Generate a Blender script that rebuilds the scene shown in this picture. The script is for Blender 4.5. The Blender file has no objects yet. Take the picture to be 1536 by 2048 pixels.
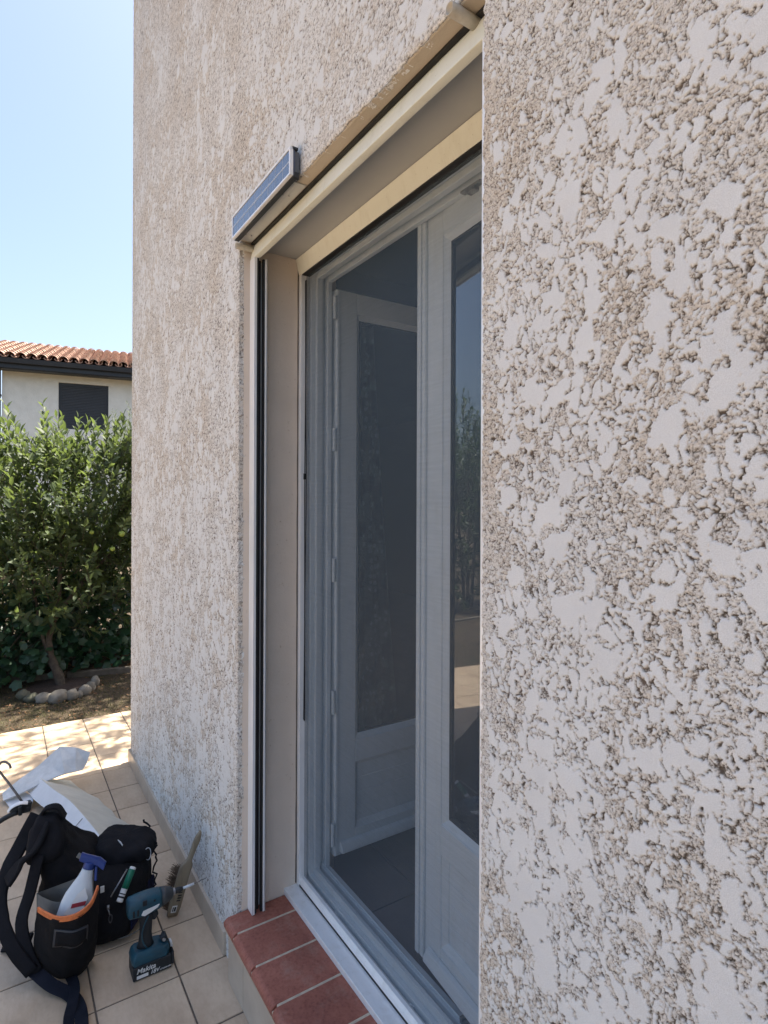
import bpy, bmesh, math, random
import numpy as np
from mathutils import Vector, Matrix
R = math.radians
rng = np.random.default_rng(7)
random.seed(7)
scn = bpy.context.scene
COL = scn.collection

# ------------------------------------------------------------------ camera
EYE = Vector((0, .65, 1.55))
YAW = math.atan(768/1170)
cam = bpy.data.cameras.new('camera'); camo = bpy.data.objects.new('camera', cam); COL.objects.link(camo)
fwd = Vector((math.cos(YAW), -math.sin(YAW), 0)); rgt = Vector((-math.sin(YAW), -math.cos(YAW), 0)); upv = Vector((0, 0, 1))
e = .004
r2 = rgt*math.cos(e) - upv*math.sin(e)*-1; u2 = upv*math.cos(e) - rgt*math.sin(e)
M = Matrix((r2, u2, -fwd)).transposed().to_4x4(); M.translation = EYE
camo.matrix_world = M
cam.sensor_fit = 'VERTICAL'; cam.sensor_height = 36; cam.lens = 1170/2048*36
cam.shift_y = -21/2048; cam.clip_start = .05; cam.clip_end = 600
scn.camera = camo

# ------------------------------------------------------------------ world and sun
SUN_EL, SUN_AZ = R(65), math.atan2(.03, -.80)      # azimuth from +Y towards +X
w = bpy.data.worlds.new('World'); scn.world = w; w.use_nodes = True
nt = w.node_tree
sky = nt.nodes.new('ShaderNodeTexSky'); sky.sky_type = 'NISHITA'; sky.sun_disc = False
sky.sun_elevation = SUN_EL; sky.sun_rotation = SUN_AZ; sky.air_density = 1.0; sky.dust_density = 3.8; sky.ozone_density = .8
bg = nt.nodes['Background']; nt.links.new(sky.outputs[0], bg.inputs[0]); bg.inputs[1].default_value = .085
sl = bpy.data.lights.new('sun', 'SUN'); sl.energy = 4.5; sl.angle = R(.6); sl.color = (1, .93, .82)
so = bpy.data.objects.new('sun', sl); COL.objects.link(so)
sd = Vector((math.sin(SUN_AZ)*math.cos(SUN_EL), math.cos(SUN_AZ)*math.cos(SUN_EL), math.sin(SUN_EL)))
so.rotation_euler = sd.to_track_quat('Z', 'Y').to_euler()
scn.view_settings.view_transform = 'Standard'; scn.view_settings.look = 'None'
scn.view_settings.exposure = 1.92; scn.view_settings.gamma = 1
try:
    scn.cycles.max_bounces = 8; scn.cycles.transparent_max_bounces = 16
except Exception: pass

# ------------------------------------------------------------------ materials
def newmat(name):
    m = bpy.data.materials.new(name); m.use_nodes = True
    t = m.node_tree; return m, t, t.nodes['Principled BSDF']
def N(t, typ, **k):
    n = t.nodes.new(typ)
    for a, v in k.items():
        if isinstance(a, str) and hasattr(n, a): setattr(n, a, v)
    return n
def setin(n, **k):
    for a, v in k.items(): n.inputs[a.replace('_', ' ')].default_value = v
def coord(t, sc=(1, 1, 1)):
    g = t.nodes.new('ShaderNodeNewGeometry'); m = t.nodes.new('ShaderNodeMapping')
    t.links.new(g.outputs['Position'], m.inputs[0]); m.inputs['Scale'].default_value = sc
    return m.outputs[0]
def noise(t, vec, scale, detail=4, rough=.6):
    n = t.nodes.new('ShaderNodeTexNoise'); t.links.new(vec, n.inputs['Vector'])
    n.inputs['Scale'].default_value = scale; n.inputs['Detail'].default_value = detail; n.inputs['Roughness'].default_value = rough
    return n.outputs['Fac']
def ramp(t, fac, stops):
    r = t.nodes.new('ShaderNodeValToRGB'); t.links.new(fac, r.inputs[0])
    el = r.color_ramp.elements
    while len(el) < len(stops): el.new(.5)
    for i, (p, c) in enumerate(stops): el[i].position = p; el[i].color = (*c, 1) if len(c) == 3 else c
    return r.outputs[0]
def mixc(t, fac, a, b, mode='MIX'):
    m = t.nodes.new('ShaderNodeMix'); m.data_type = 'RGBA'; m.blend_type = mode
    for sock, v in ((m.inputs[0], fac), (m.inputs[6], a), (m.inputs[7], b)):
        if hasattr(v, 'links'): t.links.new(v, sock)
        elif isinstance(v, (int, float)): sock.default_value = v
        else: sock.default_value = (*v, 1)
    return m.outputs[2]
def bump(t, p, h, dist=.002, strength=.5):
    b = t.nodes.new('ShaderNodeBump'); t.links.new(h, b.inputs['Height'])
    b.inputs['Distance'].default_value = dist; b.inputs['Strength'].default_value = strength
    t.links.new(b.outputs[0], p.inputs['Normal']); return b
def pm(name, c1, c2=None, scale=30, rough=.6, bs=0, bd=.001, metal=0, stretch=(1, 1, 1), bscale=None, lo=.35, hi=.65, spec=.5, dirty=0):
    m, t, p = newmat(name); c2 = c2 or tuple(min(1, x*.82) for x in c1)
    v = coord(t, stretch); f = noise(t, v, scale)
    cb_ = ramp(t, f, [(lo, c1), (hi, c2)])
    if dirty:
        vd = coord(t, (1, 1, .22)); cb_ = mixc(t, 1, cb_, ramp(t, noise(t, vd, 34, 6, .7), [(.50, (1, 1, 1)), (.72, (dirty, dirty*.985, dirty*.96))]), 'MULTIPLY')
        cb_ = mixc(t, 1, cb_, ramp(t, noise(t, v, 210, 2), [(.70, (1, 1, 1)), (.76, (.6, .57, .52))]), 'MULTIPLY')
    t.links.new(cb_, p.inputs['Base Color'])
    p.inputs['Roughness'].default_value = rough; p.inputs['Metallic'].default_value = metal
    p.inputs['Specular IOR Level'].default_value = spec
    if bs: bump(t, p, noise(t, v, bscale or scale*4), bd, bs)
    return m

MAT = {}
# crushed roughcast render: 'flat' and 'pit' are the shape's own attributes
m, t, p = newmat('roughcast_render')
v = coord(t)
af = N(t, 'ShaderNodeAttribute'); af.attribute_name = 'flat'
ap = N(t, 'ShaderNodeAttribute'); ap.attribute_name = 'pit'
plat = ramp(t, noise(t, v, 9, 5), [(.3, (.81, .81, .79)), (.7, (.74, .735, .715))])
grit = ramp(t, noise(t, v, 260, 3), [(.3, (.85, .83, .79)), (.7, (.69, .66, .615))])
big = ramp(t, noise(t, v, 3.2, 3), [(.42, (1, 1, 1)), (.62, (.92, .865, .80))])
grit = mixc(t, 1.0, grit, big, 'MULTIPLY')
shade_dirt = ramp(t, noise(t, v, 40, 3), [(.35, (.12, .10, .078)), (.65, (.17, .13, .105))])  # crevice shade and brown mortar dirt, painted into the colour by depth
gc = mixc(t, ap.outputs['Fac'], grit, shade_dirt)
speck = ramp(t, noise(t, v, 900, 2), [(.40, (.86, .85, .84)), (.6, (1, 1, 1))])
vo = N(t, 'ShaderNodeTexVoronoi'); vo.feature = 'DISTANCE_TO_EDGE'
wv = N(t, 'ShaderNodeVectorMath', operation='ADD'); nn0 = N(t, 'ShaderNodeTexNoise'); t.links.new(v, nn0.inputs['Vector']); setin(nn0, Scale=240.0, Detail=2.0)
sc0 = N(t, 'ShaderNodeVectorMath', operation='SCALE'); t.links.new(nn0.outputs['Color'], sc0.inputs[0]); sc0.inputs['Scale'].default_value = .005
t.links.new(v, wv.inputs[0]); t.links.new(sc0.outputs[0], wv.inputs[1]); t.links.new(wv.outputs[0], vo.inputs['Vector']); setin(vo, Scale=270.0)
ed = ramp(t, vo.outputs['Distance'], [(.015, (.34, .29, .24)), (.11, (1, 1, 1))])  # shade between the fine grains, painted as dark lines
ed = mixc(t, ramp(t, noise(t, v, 130, 2), [(.47, (0,)*3), (.58, (1,)*3)]), (1, 1, 1), ed)
gc = mixc(t, 1, gc, ed, 'MULTIPLY')
cc = mixc(t, af.outputs['Fac'], gc, plat)
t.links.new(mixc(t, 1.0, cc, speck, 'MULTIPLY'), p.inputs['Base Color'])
p.inputs['Roughness'].default_value = .85; p.inputs['Specular IOR Level'].default_value = .2
bump(t, p, noise(t, v, 420, 4, .7), .0012, .6)
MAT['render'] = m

def plaster(name, c1, c2):
    m, t, p = newmat(name); v = coord(t)
    base = ramp(t, noise(t, v, 3.5, 6), [(.35, c1), (.65, c2)])
    spots = ramp(t, noise(t, v, 55, 4), [(.66, (1, 1, 1)), (.74, (.72, .66, .58))])
    t.links.new(mixc(t, 1, base, spots, 'MULTIPLY'), p.inputs['Base Color'])
    p.inputs['Roughness'].default_value = .8; p.inputs['Specular IOR Level'].default_value = .25
    bump(t, p, noise(t, v, 95, 5, .65), .004, .45); return m
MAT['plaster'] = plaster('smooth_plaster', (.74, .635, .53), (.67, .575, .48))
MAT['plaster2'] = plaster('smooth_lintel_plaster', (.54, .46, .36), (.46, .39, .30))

m, t, p = newmat('patio_tile'); v = coord(t, (1, 2.2, 1))
at = N(t, 'ShaderNodeAttribute'); at.attribute_name = 'tone'
sh = N(t, 'ShaderNodeVectorMath', operation='ADD'); t.links.new(v, sh.inputs[0])
mul = N(t, 'ShaderNodeMath', operation='MULTIPLY'); t.links.new(at.outputs['Fac'], mul.inputs[0]); mul.inputs[1].default_value = 37
t.links.new(mul.outputs[0], sh.inputs[1])
c = ramp(t, noise(t, sh.outputs[0], 3.2, 6, .6), [(.30, (.70, .56, .40)), (.5, (.63, .49, .345)), (.70, (.53, .40, .275))])
c = mixc(t, 1, c, ramp(t, noise(t, sh.outputs[0], 38, 4), [(.36, (.93, .91, .9)), (.6, (1, 1, 1))]), 'MULTIPLY')
c = mixc(t, 1, c, ramp(t, noise(t, coord(t), 1.1, 4), [(.35, (1, 1, 1)), (.7, (.88, .87, .87))]), 'MULTIPLY')
c = mixc(t, 1, c, ramp(t, noise(t, coord(t), 150, 3, .7), [(.70, (1, 1, 1)), (.75, (.55, .5, .45))]), 'MULTIPLY')
c = mixc(t, 1, c, ramp(t, noise(t, coord(t), 7, 6, .75), [(.52, (1, 1, 1)), (.75, (.86, .84, .82))]), 'MULTIPLY')
t.links.new(mixc(t, 1, c, ramp(t, at.outputs['Fac'], [(0, (.90, .90, .91)), (1, (1, 1, 1))]), 'MULTIPLY'), p.inputs['Base Color'])
t.links.new(ramp(t, noise(t, v, 14), [(.3, (.30,)*3), (.7, (.5,)*3)]), p.inputs['Roughness'])
bump(t, p, noise(t, v, 60, 3), .0008, .4)
MAT['tile'] = m
MAT['grout'] = pm('patio_grout', (.16, .13, .105), (.10, .082, .068), 30, .9, .3)
MAT['skirt'] = pm('skirting_tile', (.56, .47, .37), (.47, .385, .30), 9, .4, .1)

m, t, p = newmat('terracotta_sill'); v = coord(t)
c = ramp(t, noise(t, v, 6, 5), [(.3, (.40, .15, .105)), (.55, (.33, .12, .083)), (.75, (.25, .092, .068))])
c = mixc(t, 1, c, ramp(t, noise(t, v, 120, 3), [(.30, (.75, .7, .7)), (.5, (1, 1, 1)), (.80, (1.15, 1.2, 1.2))]), 'MULTIPLY')
c = mixc(t, ramp(t, noise(t, v, 17, 5, .7), [(.52, (0,)*3), (.78, (.35,)*3)]), c, (.50, .36, .28))
t.links.new(c, p.inputs['Base Color'])
t.links.new(ramp(t, noise(t, v, 12), [(.3, (.5,)*3), (.7, (.7,)*3)]), p.inputs['Roughness']); p.inputs['Specular IOR Level'].default_value = .3
bump(t, p, noise(t, v, 70, 4), .001, .35)
MAT['terra'] = m
MAT['sillgrout'] = pm('sill_grout', (.62, .52, .39), (.48, .39, .29), 60, .9, .4)
MAT['alu'] = pm('white_lacquered_aluminium', (.90, .90, .90), (.86, .87, .87), 4, .30, .12, .0004, bscale=500, metal=.15, dirty=.90)
MAT['alushade'] = pm('satin_lacquered_aluminium', (.81, .815, .715), (.77, .775, .67), 3, .35, .1, .0004, bscale=400, dirty=.92)
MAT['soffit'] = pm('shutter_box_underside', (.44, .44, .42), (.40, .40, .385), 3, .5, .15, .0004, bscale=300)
MAT['pvc'] = pm('white_pvc', (.78, .84, .88), (.74, .805, .845), 5, .38, .1, .0004, bscale=300, dirty=.94)
MAT['black'] = pm('black_rubber', (.012, .012, .013), (.02, .02, .021), 40, .6)
MAT['pipe'] = pm('old_cream_pvc_pipe', (.60, .555, .47), (.40, .36, .29), 30, .5, .2)
MAT['steel'] = pm('zinc_steel', (.42, .42, .43), (.25, .25, .26), 60, .35, metal=.9)
MAT['dsteel'] = pm('dark_steel_rod', (.10, .10, .10), (.16, .15, .14), 60, .45, metal=.6)
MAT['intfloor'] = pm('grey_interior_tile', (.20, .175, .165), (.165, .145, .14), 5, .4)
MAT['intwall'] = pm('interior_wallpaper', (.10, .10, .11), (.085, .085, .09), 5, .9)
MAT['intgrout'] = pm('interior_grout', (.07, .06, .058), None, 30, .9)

# glass: clear pane with fresnel reflection of both leaves of the double glazing
def glass(name, k=2.2, tint=(.93, .96, .97)):
    m = bpy.data.materials.new(name); m.use_nodes = True; t = m.node_tree
    t.nodes.remove(t.nodes['Principled BSDF']); o = t.nodes['Material Output']
    tr = N(t, 'ShaderNodeBsdfTransparent'); tr.inputs[0].default_value = (*tint, 1)
    gl = N(t, 'ShaderNodeBsdfGlossy'); gl.inputs['Roughness'].default_value = .01; gl.inputs[0].default_value = (.93, .96, 1, 1)
    fr = N(t, 'ShaderNodeFresnel'); fr.inputs[0].default_value = 1.5
    ml = N(t, 'ShaderNodeMath', operation='MULTIPLY', use_clamp=True); t.links.new(fr.outputs[0], ml.inputs[0]); ml.inputs[1].default_value = k
    mx = N(t, 'ShaderNodeMixShader'); t.links.new(ml.outputs[0], mx.inputs[0]); t.links.new(tr.outputs[0], mx.inputs[1]); t.links.new(gl.outputs[0], mx.inputs[2])
    t.links.new(mx.outputs[0], o.inputs[0]); return m
MAT['glass'] = glass('double_glazing', 5.0)
# woven fibreglass screen: threads cover part of the surface
m = bpy.data.materials.new('insect_mesh'); m.use_nodes = True; t = m.node_tree
p = t.nodes['Principled BSDF']; o = t.nodes['Material Output']
p.inputs['Base Color'].default_value = (.085, .118, .150, 1); p.inputs['Roughness'].default_value = .5
tr = N(t, 'ShaderNodeBsdfTransparent'); mx = N(t, 'ShaderNodeMixShader')
v = coord(t, (1, 1, 1))
w1 = N(t, 'ShaderNodeTexWave'); w1.bands_direction = 'X'; t.links.new(v, w1.inputs[0]); setin(w1, Scale=236.0, Distortion=.6, Detail=1.0)
w2 = N(t, 'ShaderNodeTexWave'); w2.bands_direction = 'Z'; t.links.new(v, w2.inputs[0]); setin(w2, Scale=236.0, Distortion=.6, Detail=1.0)
ad = N(t, 'ShaderNodeMath', operation='ADD'); t.links.new(w1.outputs['Fac'], ad.inputs[0]); t.links.new(w2.outputs['Fac'], ad.inputs[1])
stk = ramp(t, noise(t, coord(t, (9, 9, 160)), 1.0, 3, .7), [(.35, (.94,)*3), (.65, (1.06,)*3)])
t.links.new(mixc(t, 1, ramp(t, ad.outputs[0], [(0, (.29,)*3), (1, (.45,)*3)]), stk, 'MULTIPLY'), mx.inputs[0])
t.links.new(tr.outputs[0], mx.inputs[1]); t.links.new(p.outputs[0], mx.inputs[2]); t.links.new(mx.outputs[0], o.inputs[0])
MAT['mesh'] = m
# lace curtain
m = bpy.data.materials.new('lace'); m.use_nodes = True; t = m.node_tree
p = t.nodes['Principled BSDF']; o = t.nodes['Material Output']; p.inputs['Base Color'].default_value = (.88, .90, .88, 1)
tr = N(t, 'ShaderNodeBsdfTransparent'); mx = N(t, 'ShaderNodeMixShader'); v = coord(t, (1, 1.25, 1))
vo = N(t, 'ShaderNodeTexVoronoi'); vo.feature = 'F1'; t.links.new(v, vo.inputs['Vector']); setin(vo, Scale=34.0, Randomness=.45)
pet = ramp(t, vo.outputs['Distance'], [(.30, (1,)*3), (.36, (.2,)*3)])
zone = ramp(t, noise(t, v, 7, 2), [(.47, (0,)*3), (.53, (1,)*3)])
mm = mixc(t, 1, pet, zone, 'MULTIPLY')
mm = mixc(t, 1, mm, (.5, .5, .5), 'ADD')
t.links.new(mm, mx.inputs[0]); t.links.new(tr.outputs[0], mx.inputs[1]); t.links.new(p.outputs[0], mx.inputs[2]); t.links.new(mx.outputs[0], o.inputs[0])
MAT['lace'] = m

def cloth(name, c1, c2, sc=700):
    m, t, p = newmat(name); v = coord(t)
    t.links.new(ramp(t, noise(t, v, 25, 5), [(.3, c1), (.7, c2)]), p.inputs['Base Color'])
    p.inputs['Roughness'].default_value = .85; p.inputs['Specular IOR Level'].default_value = .18
    hh = N(t, 'ShaderNodeMath', operation='ADD'); t.links.new(noise(t, v, sc, 2), hh.inputs[0]); t.links.new(noise(t, v, 38, 3), hh.inputs[1])
    bump(t, p, hh.outputs[0], .004, .4); return m
MAT['nylon'] = cloth('black_nylon', (.0065, .0065, .008), (.012, .012, .014))
MAT['nylon2'] = cloth('black_padded_nylon', (.013, .013, .016), (.008, .008, .010))
MAT['navy'] = cloth('navy_lining', (.010, .014, .05), (.008, .01, .03))
MAT['web'] = cloth('dark_webbing', (.010, .012, .02), (.016, .018, .028), 1200)
MAT['orange'] = pm('orange_piping', (.72, .20, .055), (.55, .14, .04), 60, .6)
MAT['patch'] = pm('rubber_patch', (.035, .036, .042), None, 60, .5)
MAT['greyliner'] = pm('grey_pocket_liner', (.16, .16, .15), None, 40, .8)
MAT['bottle'] = pm('white_bottle_plastic', (.62, .66, .68), (.55, .59, .62), 20, .35)
MAT['blue'] = pm('blue_plastic', (.008, .035, .20), (.01, .03, .14), 20, .35)
MAT['red'] = pm('red_label', (.36, .02, .03), None, 20, .5)
MAT['white'] = pm('white_print', (.72, .72, .70), (.66, .66, .65), 20, .5)
MAT['teal'] = pm('teal_tool_plastic', (.006, .065, .10), (.009, .048, .072), 35, .45, .15, .0005)
MAT['tealdark'] = pm('worn_grey_nose', (.045, .05, .052), (.03, .033, .036), 50, .5)
MAT['grip'] = pm('black_grip', (.010, .014, .018), None, 60, .6, .3, .001)
MAT['green'] = pm('green_label', (.0, .16, .09), None, 20, .4)
MAT['wood'] = pm('weathered_wood', (.30, .25, .175), (.185, .145, .095), 30, .75, .4, .001, stretch=(1, 1, .12), bscale=90)
MAT['bristle'] = pm('brown_bristles', (.10, .065, .04), (.16, .11, .07), 200, .9)
MAT['board'] = pm('white_cardboard', (.68, .70, .73), (.62, .64, .67), 14, .6, .2, .001)
MAT['foam'] = pm('cream_underlay_card', (.62, .60, .52), (.55, .53, .46), 12, .8, .3, .001, bscale=260)
MAT['papergrey'] = pm('grey_wrapping', (.60, .62, .63), (.48, .50, .51), 20, .6, .4, .002, bscale=60)
m, t, p = newmat('solar_cells'); v = coord(t)
t.links.new(ramp(t, noise(t, v, 40, 2), [(.3, (.085, .11, .17)), (.7, (.065, .085, .135))]), p.inputs['Base Color'])
p.inputs['Roughness'].default_value = .12; p.inputs['Coat Weight'].default_value = .6; MAT['cell'] = m
MAT['silver'] = pm('silver_busbar', (.55, .58, .62), None, 20, .4)
MAT['darkmetal'] = pm('anthracite_metal', (.016, .019, .024), (.021, .025, .03), 3, .45)
MAT['casing'] = pm('grey_plastic_casing', (.13, .14, .15), None, 30, .5)
MAT['bracket'] = pm('grey_alu_bracket', (.50, .50, .48), (.44, .44, .42), 12, .45)

# ------------------------------------------------------------------ object helpers
def link(o, parent=None):
    COL.objects.link(o)
    if parent is not None: o.parent = parent
    return o
def tag(o, label=None, cat=None, group=None, kind=None):
    for k, v_ in (('label', label), ('category', cat), ('group', group), ('kind', kind)):
        if v_: o[k] = v_
    return o
def thing(name, label, cat, loc=(0, 0, 0), group=None):
    o = bpy.data.objects.new(name, None); o.empty_display_size = .05; COL.objects.link(o); o.location = loc
    return tag(o, label, cat, group)
class MB:
    def __init__(s): s.v = []; s.f = []; s.m = []
    def add(s, vs, fs, mi=0):
        b = len(s.v); s.v += [tuple(x) for x in vs]; s.f += [tuple(b+i for i in f) for f in fs]; s.m += [mi]*len(fs); return s
    def box(s, a, b, mi=0, M=None):
        (x0, y0, z0), (x1, y1, z1) = a, b
        x0, x1 = min(x0, x1), max(x0, x1); y0, y1 = min(y0, y1), max(y0, y1); z0, z1 = min(z0, z1), max(z0, z1)
        vs = [Vector(q) for q in ((x0,y0,z0),(x1,y0,z0),(x1,y1,z0),(x0,y1,z0),(x0,y0,z1),(x1,y0,z1),(x1,y1,z1),(x0,y1,z1))]
        if M is not None: vs = [M @ q for q in vs]
        return s.add(vs, [(0,3,2,1),(4,5,6,7),(0,1,5,4),(1,2,6,5),(2,3,7,6),(3,0,4,7)], mi)
    def prism(s, poly, ext, mi=0):
        poly = [Vector(q) for q in poly]; ext = Vector(ext); n = len(poly)
        return s.add(poly+[q+ext for q in poly], [tuple(range(n))[::-1], tuple(range(n, 2*n))]+[(i, (i+1) % n, n+(i+1) % n, n+i) for i in range(n)], mi)
    def tube(s, pts, r, seg=8, mi=0, caps=True, sx=1.0):
        pts = [Vector(q) for q in pts]; n = len(pts); rr = r if isinstance(r, (list, tuple)) else [r]*n
        vs = []; prev = None
        for i, q in enumerate(pts):
            d = (pts[min(i+1, n-1)]-pts[max(i-1, 0)]).normalized()
            if prev is None: a = d.orthogonal().normalized()
            else: a = (prev - d*prev.dot(d)).normalized()
            prev = a; b = d.cross(a)
            for k in range(seg):
                th = 2*math.pi*k/seg; vs.append(q + (a*math.cos(th)*sx + b*math.sin(th))*rr[i])
        fs = [(i*seg+k, i*seg+(k+1) % seg, (i+1)*seg+(k+1) % seg, (i+1)*seg+k) for i in range(n-1) for k in range(seg)]
        if caps: fs += [tuple(range(seg))[::-1], tuple((n-1)*seg+k for k in range(seg))]
        return s.add(vs, fs, mi)
    def loft(s, rings, mi=0, caps=True):
        n = len(rings[0]); vs = [q for r_ in rings for q in r_]
        fs = [(i*n+k, i*n+(k+1) % n, (i+1)*n+(k+1) % n, (i+1)*n+k) for i in range(len(rings)-1) for k in range(n)]
        if caps: fs += [tuple(range(n))[::-1], tuple((len(rings)-1)*n+k for k in range(n))]
        return s.add(vs, fs, mi)
    def ribbon(s, pts, width, thick, side=None, mi=0):
        pts = [Vector(q) for q in pts]; n = len(pts); vs = []
        ww = width if isinstance(width, (list, tuple)) else [width]*n
        for i, q in enumerate(pts):
            d = (pts[min(i+1, n-1)]-pts[max(i-1, 0)]).normalized()
            sd_ = Vector(side[i] if isinstance(side, list) else (side or (0, 0, 1)))
            a = (sd_ - d*sd_.dot(d)).normalized(); b = d.cross(a)
            for x, y in ((-.5, -.35), (-.42, -.5), (.42, -.5), (.5, -.35), (.5, .35), (.42, .5), (-.42, .5), (-.5, .35)):
                vs.append(q + a*x*ww[i] + b*y*thick)
        fs = [(i*8+k, i*8+(k+1) % 8, (i+1)*8+(k+1) % 8, (i+1)*8+k) for i in range(n-1) for k in range(8)]
        fs += [tuple(range(8))[::-1], tuple((n-1)*8+k for k in range(8))]
        return s.add(vs, fs, mi)
    def build(s, name, mats, parent=None, bevel=0, smooth=False, sub=0, seg=2):
        me = bpy.data.meshes.new(name); me.from_pydata(s.v, [], s.f)
        for mm_ in (mats if isinstance(mats, (list, tuple)) else [mats]): me.materials.append(MAT[mm_] if isinstance(mm_, str) else mm_)
        for pl, mi in zip(me.polygons, s.m): pl.material_index = mi; pl.use_smooth = smooth
        bm = bmesh.new(); bm.from_mesh(me); bmesh.ops.recalc_face_normals(bm, faces=bm.faces); bm.to_mesh(me); bm.free()
        o = bpy.data.objects.new(name, me); link(o, parent)
        if bevel:
            b = o.modifiers.new('bevel', 'BEVEL'); b.width = bevel; b.segments = seg; b.limit_method = 'ANGLE'; b.angle_limit = R(35)
            if seg > 1:
                for pl in me.polygons: pl.use_smooth = True
                b.harden_normals = True
        if sub:
            su = o.modifiers.new('sub', 'SUBSURF'); su.levels = su.render_levels = sub
        return o
def smooth_path(pts, k=6):
    pts = [Vector(q) for q in pts]; out = []
    P = [pts[0]*2-pts[1]]+pts+[pts[-1]*2-pts[-2]]
    for i in range(1, len(P)-2):
        for j in range(k):
            u = j/k; a, b, c_, d = P[i-1:i+3]
            out.append(.5*((2*b)+(c_-a)*u+(2*a-5*b+4*c_-d)*u*u+(3*b-a-3*c_+d)*u**3))
    return out+[pts[-1]]
def npmesh(name, V, Fq, mats, parent=None, attrs=None, smooth=False, matidx=None, nper=4):
    me = bpy.data.meshes.new(name); nv, nf = len(V), len(Fq)
    me.vertices.add(nv); me.vertices.foreach_set('co', np.ascontiguousarray(V, dtype=np.float32).ravel())
    me.loops.add(nf*nper); me.loops.foreach_set('vertex_index', np.ascontiguousarray(Fq, dtype=np.int32).ravel())
    me.polygons.add(nf); me.polygons.foreach_set('loop_start', np.arange(0, nf*nper, nper, dtype=np.int32))
    me.polygons.foreach_set('loop_total', np.full(nf, nper, dtype=np.int32))
    for mm_ in mats: me.materials.append(MAT[mm_] if isinstance(mm_, str) else mm_)
    if matidx is not None: me.polygons.foreach_set('material_index', matidx.astype(np.int32))
    me.polygons.foreach_set('use_smooth', np.full(nf, smooth))
    me.update(calc_edges=True)
    for k, a in (attrs or {}).items():
        at_ = me.attributes.new(k, 'FLOAT', 'POINT'); at_.data.foreach_set('value', a.astype(np.float32))
    o = bpy.data.objects.new(name, me); return link(o, parent)

# ------------------------------------------------------------------ numpy noise
_G = rng.uniform(0, 2*math.pi, (512, 512)); _GX, _GY = np.cos(_G), np.sin(_G)
_J1, _J2 = rng.random((512, 512)), rng.random((512, 512))
def pn(x, y):
    xi = np.floor(x).astype(int); yi = np.floor(y).astype(int); fx = x-xi; fy = y-yi
    u = fx*fx*fx*(fx*(fx*6-15)+10); v_ = fy*fy*fy*(fy*(fy*6-15)+10)
    def g(a, b): i, j = (xi+a) & 511, (yi+b) & 511; return _GX[i, j]*(fx-a)+_GY[i, j]*(fy-b)
    return ((g(0, 0)*(1-u)+g(1, 0)*u)*(1-v_)+(g(0, 1)*(1-u)+g(1, 1)*u)*v_)*1.41
def fbm(x, y, o=4, gain=.55, lac=2.03):
    s = 0; a = 1; tt = 0
    for i in range(o): s = s+a*pn(x+17.3*i, y-9.1*i); tt += a; a *= gain; x = x*lac; y = y*lac
    return s/tt
def cell(x, y):
    xi = np.floor(x).astype(int); yi = np.floor(y).astype(int); d1 = np.full(x.shape, 9.); d2 = d1.copy()
    for a in (-1, 0, 1):
        for b in (-1, 0, 1):
            i, j = (xi+a) & 511, (yi+b) & 511
            d = np.hypot(xi+a+_J1[i, j]-x, yi+b+_J2[i, j]-y)
            d2 = np.minimum(d2, np.maximum(d, d1)); d1 = np.minimum(d1, d)
    return d1, d2
def sst(a, b, x): u = np.clip((x-a)/(b-a), 0, 1); return u*u*(3-2*u)

# ------------------------------------------------------------------ our house
XJ, XN, XC = 1.86, .705, 3.72         # far jamb, near jamb, house corner
ZT, ZS = 2.40, .205                   # lintel, sill
house = thing('house', 'cream roughcast house wall with a tall door opening, terracotta sill and tiled skirting', 'house', (XC, 0, 0))
PV = Matrix.Translation((-XC, 0, 0))
def hp(o): o.location = (-XC, 0, 0); return o     # children keep world coordinates
def celli(x, y):
    xi = np.floor(x).astype(int); yi = np.floor(y).astype(int); d1 = np.full(x.shape, 9.); d2 = d1.copy(); rid = np.zeros(x.shape)
    for a in (-1, 0, 1):
        for b in (-1, 0, 1):
            i, j = (xi+a) & 511, (yi+b) & 511
            d = np.hypot(xi+a+_J1[i, j]-x, yi+b+_J2[i, j]-y); nr_ = d < d1
            d2 = np.minimum(d2, np.maximum(d, d1)); rid = np.where(nr_, (_J1[(i*7+3) & 511, j]*13.7+_J2[i, j]*5.3) % 1.0, rid); d1 = np.minimum(d1, d)
    return d2-d1, rid
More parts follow.
